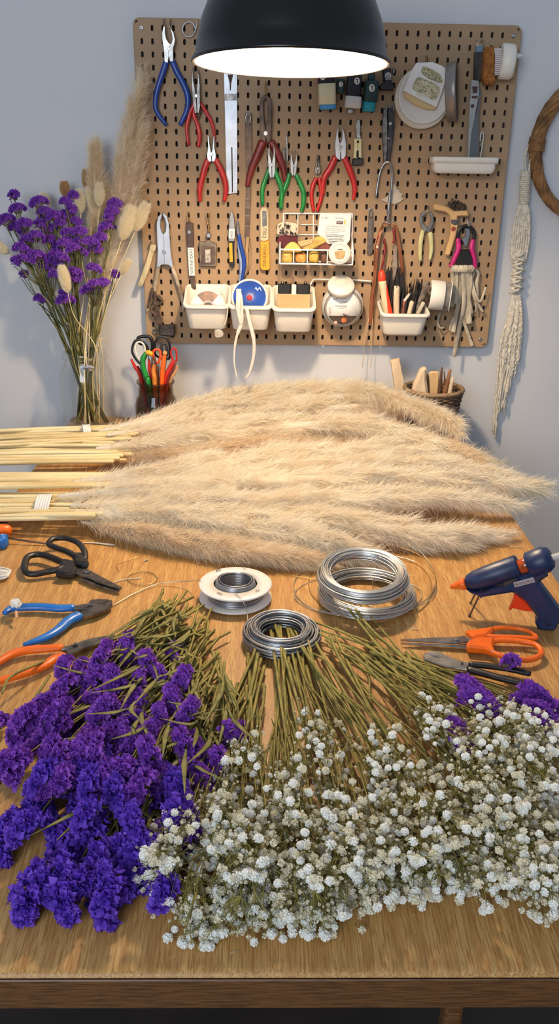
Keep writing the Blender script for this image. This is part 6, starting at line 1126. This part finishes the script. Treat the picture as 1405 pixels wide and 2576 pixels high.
tpl('orange-handled needle-nose pliers lying on the left of the table', (540, 985), [[(440, 990), (480, 985), (540, 965), (620, 935), (740, 912), (828, 906), (826, 914), (720, 938), (620, 975), (560, 990), (480, 1010), (440, 1010)], [(470, 1020), (520, 1010), (560, 990), (620, 972), (740, 932), (828, 912), (830, 920), (740, 955), (640, 990), (560, 1020), (500, 1050), (478, 1055)]], [([(440, 990), (330, 1000), (200, 1010), (90, 1040), (0, 1090), (-80, 1140)], [30, 30, 32, 32, 30, 28]), ([(460, 1058), (390, 1075), (320, 1120), (230, 1160), (120, 1195), (20, 1225), (-60, 1250)], [36, 36, 33, 30, 30, 30, 26])], orangep, steeld, 16)
tpl('black-handled pliers with a silver head lying at the right under the orange scissors', (590, 1150), [[(272, 1070), (300, 1045), (340, 1035), (420, 1040), (455, 1068), (560, 1110), (655, 1135), (650, 1160), (560, 1155), (460, 1100), (420, 1095), (350, 1070), (300, 1062)], [(272, 1072), (300, 1065), (380, 1095), (450, 1098), (560, 1150), (640, 1170), (635, 1200), (520, 1180), (460, 1170), (360, 1140), (280, 1110)]], [([(660, 1140), (760, 1150), (880, 1165), (1000, 1185), (1090, 1205), (1155, 1220)], [28, 30, 28, 27, 27, 26]), ([(650, 1185), (760, 1215), (880, 1250), (1000, 1280), (1090, 1305), (1150, 1320)], [32, 33, 31, 30, 28, 24])], blackp, nickel, 12, cr_=D5)
F = T(.001, D5)
t = Thing('scissors', 'orange-handled scissors lying closed at the right of the table', 'scissors')
for sh, poly in ((.006, [(90, 936), (300, 920), (500, 915), (620, 905), (695, 930), (640, 950), (560, 962), (400, 955), (200, 945)]), (.0025, [(92, 942), (300, 950), (560, 962), (640, 948), (700, 945), (640, 990), (600, 985), (400, 970), (200, 955)])): b = MB(); extr(b, F, poly, .003, sh, .0006); t.part('blade', b, steel)
b = MB(); disc(b, F, 543, 937, 28, .002, .009, 22); t.part('pivot', b, nickel); mm_ = lambda px: F.m(900, 950, px)
b = MB(); tube(b, [F(700, 905, .009), F(790, 872, .010), F(900, 850, .011), (F(1050, 853, .011)), F(1150, 880, .011), F(1205, 925, .011), F(1180, 938, .011), F(1050, 928, .011), F(900, 925, .011), F(790, 915, .010)], mm_(21), 10, 5, closed=True, flat=.95, up=(0, 0, 1)); extr(b, F, [(622, 885), (680, 877), (800, 858), (860, 860), (800, 925), (690, 935), (650, 905)], .011, .004, .003, n=2); t.part('handle', b, orangep)
b = MB(); tube(b, [F(720, 985, .008), F(800, 955, .009), (F(950, 948, .010)), F(1100, 960, .010), F(1210, 990, .010), F(1252, 1050, .009), F(1190, 1098, .009), F(1080, 1108, .009), F(950, 1085, .009), F(830, 1040, .009)], mm_(25), 10, 5, closed=True, flat=.95, up=(0, 0, 1)); extr(b, F, [(640, 975), (690, 945), (800, 938), (860, 945), (850, 1000), (860, 1060), (780, 1035), (640, 1022)], .012, .003, .003, n=2); t.part('handle', b, orangep); t.done()
t = Thing('dried_floret', 'faded purple floret lying on the black pliers handle', 'flower'); b = MB(); c = F(985, 1190, .022)
def fnf(o, L, c=c): put(CL['p'][1], 'flower_cluster', o, L, c, (0, 0, 1), .4, .9)
tube(b, [c, c+V((-.006, 0, -.003))], .001, 5, 1); t.part('stem', b, stemg); t.extra(fnf); t.done()
t = Thing('dried_floret', 'whitish dried bloom lying on the blue pliers handle', 'flower'); F = T(.001, D3); b = MB(); tube(b, [F(125, 795, .012), F(122, 770, .016)], .0022, 6, 1); t.part('stem', b, M('pinkish stub', (214, 160, 120), .7))
def fnf(o, L, c=F(124, 738, .022)): q = bpy.data.objects.new('bloom', PW[0]); C.objects.link(q); q.parent = o; q.location = c-L; q.scale = (.0075, .0075, .0065)
t.extra(fnf); t.done()
# glue gun standing on its wire stand
g0, g1 = at(1185, 1552, 0), at(1372, 1578, 0); gd = (g1-g0).normalized(); gn = V((gd.y, -gd.x, 0)); gn = gn if gn.y < 0 else -gn
F = Fr(g1, gn, D5); t = Thing('glue_gun', 'dark blue glue gun with orange nozzle and trigger standing at the right', 'glue gun')
b = MB(); ax = (F(1050, 270)-F(620, 420)); L = ax.length; R = F.m(830, 350, 84); lathe(b, F(640, 422, 0), [(.001, -.002), (R*.45, -.001), (R*.78, .003), (R*.98, .012), (R*1.08, L*.4), (R*1.1, L*.98), (R*1.0, L*1.0), (.001, L)], ax, 36); t.part('barrel', b, navy)
b = MB(); extr(b, F, [(640, 450), (760, 475), (850, 440), (950, 430), (1060, 380), (1060, 330), (1140, 320), (1235, 240), (1300, 250), (1312, 340), (1250, 380), (1240, 400), (1405, 620), (1440, 680), (1365, 790), (1290, 792), (1230, 782), (1205, 720), (1225, 680), (1195, 640), (1130, 550), (1030, 480), (940, 457), (870, 462), (800, 490), (755, 528), (740, 490), (690, 490)], .026, -.013, .005, n=0); t.part('body', b, navy)
b = MB(); c = F(1150, 215, 0); ax2 = (F(1300, 200)-F(1140, 262)).normalized(); c = F(1150, 275, 0); lathe(b, c, [(.001, -.001), (.0165, 0), (.0185, .002), (.0185, .024), (.0145, .032), (.010, .034), (.001, .034)], ax2, 32); t.part('rear_collar', b, navy)
b = MB(); lathe(b, F(1045, 300, 0), [(.0105, -.002), (.0105, .030), (.001, .030)], ax2, 28); t.part('window', b, M('amber clear window', (222, 92, 30), .15, coat=.6, var=.3, scale=60)); b = MB(); lathe(b, F(1045, 300, 0), [(.0125, -.002), (.0125, .003), (.0108, .003), (.0108, -.002)], ax2, 28, closed=True); t.part('window_frame', b, M('pinkish clear frame', (226, 190, 180), .3))
b = MB(); ax = F(505, 450)-F(615, 425); lathe(b, F(628, 424, 0), [(.0088, 0), (.0084, .006), (.0072, ax.length*.35), (.0040, ax.length*.95), (.0032, ax.length*1.12), (.001, ax.length*1.12)], ax, 24); t.part('nozzle', b, M('orange nozzle', (236, 104, 24), .35, coat=.3))
b = MB(); extr(b, F, [(1032, 485), (1080, 515), (1130, 560), (1195, 625), (1198, 642), (1130, 642), (1060, 625), (1015, 615), (1010, 632), (988, 632), (1000, 600), (1025, 550)], .013, -.0065, .002); t.part('trigger', b, M('red orange trigger', (228, 62, 16), .38, coat=.2))
for a_, c_, sd in (((765, 462), (662, 690), .011), ((725, 500), (672, 580), -.018)):
    b = MB(); p = F(*a_, sd*.6); q = T(.0015, D5)(*c_); tube(b, [p, p.lerp(q, .5), q], .0013, 7, 2); lump(b, q, (.0022, .0022, .0014), 3); t.part('stand_leg', b, rusty)
b = MB(); p0 = F(1270, 225, 0); p1 = F(1290, 215, 0); sd_ = (F(1405, 195)-F(1280, 225)); lathe(b, F(1275, 226, 0), [(.0048, 0), (.0048, .12), (.0008, .12)], sd_, 20); t.part('glue_stick', b, gluestick)
b = MB(); extr(b, F, [(1026, 380), (1190, 335), (1205, 375), (1040, 420)], .0012, .0125, .0003); n = t.part('badge', b, M('silver badge', (196, 194, 200), .35, .4)); text(t, F, 'BHSSORO', 1114, 380, 24, ink, .0139, -15, n)
b = MB(); disc(b, F, 1320, 725, 14, .0012, .0125, 16); t.part('screw', b, blackp); t.done(g1)
# ------------------------------------------------------------------ wire coils and spool
def coil(label, px, py, rx, h0, n, tubeR, mt, wr_=.0011, seed=0, name='wire_coil', loose=0, hf=1.0, tilt=(0, 0)):
    r_ = random.Random(seed); c = at(px, py, h0); R = zd(c)*rx/FPX; t = Thing(name, label, 'wire'); b = MB()
    for i in range(n):
        a = r_.random()*2*PI; q = math.sqrt(r_.random()) if i > n*.35 else 1; dr = math.cos(a)*tubeR*q; dz = math.sin(a)*tubeR*hf*q; tx, ty = r_.gauss(0, .012)+tilt[0], r_.gauss(0, .012)+tilt[1]; ex_, ey_ = r_.gauss(0, .0008), r_.gauss(0, .0008); ph = r_.random()*6
        tube(b, [c+V((ex_+(R+dr+.0006*math.sin(3*th+ph))*math.cos(th), ey_+(R+dr+.0006*math.cos(2*th+ph))*math.sin(th), dz+tx*R*math.cos(th)+ty*R*math.sin(th))) for th in [2*PI*k/28 for k in range(28)]], wr_, 5, 2, closed=True)
    t.part('windings', b, mt)
    for k in range(loose[0] if loose else 0):
        b = MB(); x, y, a1, a2, hh, w_ = loose[1][k]; tube(b, [V((0, 0, max(0, hh*math.sin(th*1.3+k))+.0015))+at(x+a1*math.cos(th), y+a2*math.sin(th), 0) for th in [2*PI*j/20*(.92+.05*k)+k for j in range(20)]], w_, 5, 3); t.part('loose_loop', b, goldw if k % 2 else coilw)
    t.done(c-V((0, 0, h0))); return c, R
coil('large shiny wire coil, the lower of the stacked pair beside the pampas tips', 922, 1492, 108, .012, 44, .0085, coilw, seed=1, loose=(5, [(918, 1478, 180, 82, .004, .0007), (935, 1470, 160, 86, .01, .0006), (985, 1460, 110, 78, .02, .0006), (1010, 1482, 75, 70, .012, .0006), (900, 1500, 160, 52, .002, .0006)]))
coil('large shiny wire coil, the upper of the stacked pair, tilted on top', 912, 1446, 100, .050, 46, .0088, coilw, seed=2, tilt=(.0, .12))
coil('small dense grey wire coil in the centre with green stems through it', 707, 1594, 74, .014, 70, .0125, coild, .0012, seed=3)
t = Thing('wire_spool', 'white flanged spool wound with dark wire beside the small coil', 'spool'); c = at(592, 1503, .003); R = zd(c)*91/FPX; r1 = R*.60
for i, z in enumerate((0, .021)):
    b = MB(); lathe(b, c+V((0, 0, z)), [(r1, 0), (R*.985, 0), (R, .001), (R, .0022), (R*.985, .003), (r1, .003)], seg=64, closed=True); n = t.part('flange', b, M('spool white', (236, 230, 222), .4))
    if i: Fs = T(.003+.021+.0032); 
b = MB(); r_ = random.Random(5)
for i in range(50):
    z = r_.uniform(.004, .020) if i < 26 else r_.uniform(.012, .030); rr_ = R*(.72 if i < 26 else .585)+r_.uniform(-.0015, .0015)-(0 if i < 26 else (z-.012)*.35); tube(b, [c+V((rr_*math.cos(a), rr_*math.sin(a), z+.0006*math.sin(a+i))) for a in [2*PI*k/28 for k in range(28)]], .0010, 5, 1, closed=True)
for i in range(14): z = .004+i*.0018; rr_ = R*.50; tube(b, [c+V((rr_*math.cos(a), rr_*math.sin(a), z)) for a in [2*PI*k/28 for k in range(28)]], .0010, 5, 1, closed=True)
t.part('windings', b, coild); Fs = T(.0275, D4); text(t, Fs, 'EFB', 188, 160, 13, ink, .0002, -20, n); text(t, Fs, 'Gu', 330, 152, 9, ink, .0002, 5, n); text(t, Fs, 'Zul.', 400, 268, 13, ink, .0002, -18, n); text(t, Fs, 'BGS', 195, 284, 11, ink, .0002, 20, n)
b = MB(); tube(b, [at(505, 1461, .0285), at(470, 1462, .012), at(400, 1468, .004), at(340, 1492, .003), at(285, 1523, .002)], .0008, 6, 5); t.part('lead_wire', b, M('silvery lead', (226, 214, 190), .3, .8))
b = MB(); tube(b, [at(590, 1490, .0295), at(612, 1515, .027), at(622, 1545, .008), at(620, 1575, .006)], .0006, 5, 4); tube(b, [at(535, 1533, .004), at(580, 1530, .0045), at(640, 1527, .004), at(662, 1526, .004), at(668, 1540, .003)], .0006, 5, 4); t.part('lead_wire', b, coilw); t.done()
for lab, pts, w_, mt, nm in [('thin round loop of brass wire between the scissors and the spool', [(358+37*math.cos(a), 1455+17*math.sin(a), .002) for a in [2*PI*k/12*.98 for k in range(13)]], .0007, goldw, 'wire_loop'), ('short pale wire end entering the small round loop', [(280, 1468, .002), (310, 1458, .002), (354, 1454, .002)], .0008, cotton, 'wire_piece'), ('thin brass wire lying between the pampas tips and the large coil', [(675, 1424, .002), (720, 1445, .002), (800, 1458, .002)], .0006, goldw, 'wire_piece'), ('thin copper wire trailing right of the orange and blue tool', [(22, 1354, .010), (80, 1363, .006), (142, 1370, .002)], .0016, rusty, 'wire_piece'), ('faint curled fibre looping above the small round wire loop', [(300, 1440, .002), (295, 1420, .002), (325, 1408, .002), (352, 1400, .002)], .0004, goldw, 'fibre')]:
    t = Thing(nm, lab, 'wire'); b = MB(); tube(b, [at(*p) for p in pts], w_, 6, 4); t.part('wire', b, mt); t.done()
t = Thing('ribbon_strip', 'flat translucent ribbon strip lying in front of the pampas bundle', 'ribbon'); b = MB(); tube(b, [at(200, 1364, .002), at(245, 1366, .002), at(287, 1371, .002)], [.001, .0028, .0032], 8, 4, flat=.12, up=(0, 0, 1)); tube(b, [at(142, 1370, .0015), at(160, 1362, .003), at(200, 1364, .002)], .0005, 5, 3); t.part('strip', b, ribbon); t.done()
t = Thing('hand_tool', 'orange and blue tool handle poking in at the left picture edge', 'tool'); b = MB(); tube(b, [at(-60, 1334, .016), at(-20, 1334, .016), at(22, 1333, .014)], [.012, .012, .010], 12, 3); t.part('handle', b, orangep); b = MB(); lump(b, at(4, 1362, .012), (.011, .010, .012), 3); tube(b, [at(-60, 1366, .012), at(0, 1364, .012)], .011, 10, 2); t.part('grip', b, blue2); b = MB(); tube(b, [at(-60, 1306, .02), at(-10, 1309, .018), at(18, 1312, .012)], [.006, .006, .003], 8, 3); t.part('lever', b, navy); t.done()
t = Thing('cord_hank', 'small hank of white cotton cord at the left picture edge', 'cord'); r_ = random.Random(6)
for i in range(7): b = MB(); twist(b, [at(-40, 1430+r_.uniform(-14, 14), .004), at(0, 1428+i*4, .006+.002*(i % 3)), at(22+r_.uniform(-3, 6), 1436+i*2, .008), at(2, 1444+i*2, .006), at(-40, 1448+r_.uniform(-6, 6), .004)], .0022); t.part('cord', b, M('white cord', (240, 234, 222), .8, var=.1, scale=120))
t.done()
# scraps
scr = [((380, 1379), (12, 3), 'white petal flake lying alone in front of the pampas'), ((367, 1411), (6, 4), 'tiny white crumb right of the black scissors handles'), ((572, 1434), (5, 2), None), ((460, 1502), (8, 3), None), ((400, 1510), (10, 3), None), ((1042, 1582), (14, 2), None), ((962, 1591), (9, 4), 'pale double flake below the large wire coil'), ((815, 1537), (8, 3), None), ((712, 1735), (11, 5), 'pinkish flake below the small wire coil'), ((530, 1762), (16, 3), 'dark curled twig scrap below the cut stems'), ((1300, 1378), (20, 2), 'long pale straw scrap above the glue gun'), ((1128, 1526), (24, 1), 'thin pale hair-like straw left of the glue gun stand'), ((828, 2362), (15, 2), 'thin pale straw chip on the dark front of the table'), ((588, 2398), (9, 2), 'small pale dust chip near the front edge'), ((1040, 2300), (3, 2), None), ((1122, 1618), (6, 3), None), ((500, 1420), (6, 2), None), ((890, 1582), (6, 2), None), ((60, 1795), (4, 3), None), ((670, 1480), (5, 2), None)]
r_ = random.Random(12)
for (x, y), (w_, h_), lab in scr:
    t = Thing('plant_scrap', lab or 'tiny pale plant crumb lying on the bare oak', 'scrap', 'plant scraps on the table'); b = MB(); p, q = at(x-w_, y+r_.uniform(-4, 4), .001), at(x+w_, y+r_.uniform(-4, 4), .001); r = max(.0004, zd(p)*h_/FPX*.8); tube(b, [p, p.lerp(q, .5)+V((0, 0, .0012)), q], [r*.5, r, r*.4], 6, 3, flat=.5, up=(0, 0, 1)); t.part('scrap', b, bark if lab and 'dark' in lab else drift); t.done()
# ------------------------------------------------------------------ pendant lamp and light
LAX = V((0, .045, 1))
LC = V((Fr((0, 1.45, 0), (0, -1, 0))(731, 155).x, 1.45, TZ+.7325)); LR = .149
t = Thing('pendant_lamp', 'large black dome pendant lamp hanging lit above the table', 'lamp')
b = MB(); prof = [(LR, 0), (LR+.002, .0015), (LR+.001, .005), (LR-.004, .008), (LR*.955, .030), (LR*.90, .060), (LR*.80, .095), (LR*.64, .128), (LR*.42, .152), (LR*.2, .163), (.022, .166), (.020, .166)]
inner = [(r-.0022, h-.0012) for r, h in prof[::-1][1:]]
lathe(b, LC, prof, LAX, seg=72); b.f.pop(); b.sm.pop(); b.mi.pop(); b.f.pop(); b.sm.pop(); b.mi.pop(); t.part('shade', b, M('satin black enamel', (9, 10, 12), .3))
b = MB(); ip = [(LR, 0), (LR-.0035, .0005), (LR-.006, .008), (LR*.93, .030), (LR*.875, .060), (LR*.775, .093), (LR*.61, .125), (LR*.39, .148), (.02, .158)]
lathe(b, LC, ip, LAX, seg=72); b.f.pop(); b.sm.pop(); b.mi.pop(); b.f.pop(); b.sm.pop(); b.mi.pop(); t.part('inner_lining', b, M('white lamp lining', (250, 246, 238), .6))
b = MB(); lathe(b, LC, [(.024, .150), (.024, .185), (.018, .205), (.006, .215), (.004, .22)], LAX, seg=24); t.part('socket', b, blackp)
b = MB(); tube(b, [LC+V((0, .0097, .215)), LC+V((0, .012, .4)), V((LC.x, LC.y+.012, 2.6))], .003, 8, 2); t.part('cable', b, blackp)
LH = .072
b = MB(); bp = [(.001, LH-.030)]+[(.030*math.sin(a), LH-.030*math.cos(a)) for a in [PI*i/12 for i in range(1, 10)]]+[(.014, LH+.040), (.013, .150)]
lathe(b, LC, bp, LAX, seg=24); t.part('bulb', b, emis('warm lit bulb', (1, .76, .50), 640)); t.done()
def area(name, loc, target, size, power, col, sy=None):
    l = bpy.data.lights.new(name, 'AREA'); l.energy = power; l.color = col; l.size = size; l.shape = 'RECTANGLE'; l.size_y = sy or size
    o = bpy.data.objects.new(name, l); C.objects.link(o); o.location = loc; o.rotation_euler = (V(target)-V(loc)).to_track_quat('-Z', 'Y').to_euler(); return o
area('window_daylight', (-.9, -1.5, 1.9), (.25, 2, 1.25), 1.4, 46, (.80, .89, 1), 1.2)
w = bpy.data.worlds.new('room ambience'); bpy.context.scene.world = w; w.use_nodes = True; bg = w.node_tree.nodes['Background']; bg.inputs[0].default_value = (.72, .80, .95, 1); bg.inputs[1].default_value = .34
sc = bpy.context.scene; sc.view_settings.view_transform = 'Standard'; sc.view_settings.look = 'None'; sc.view_settings.exposure = 0; sc.view_settings.gamma = 1; sc.view_settings.use_curve_mapping = False

sc.cycles.transparent_max_bounces = 24
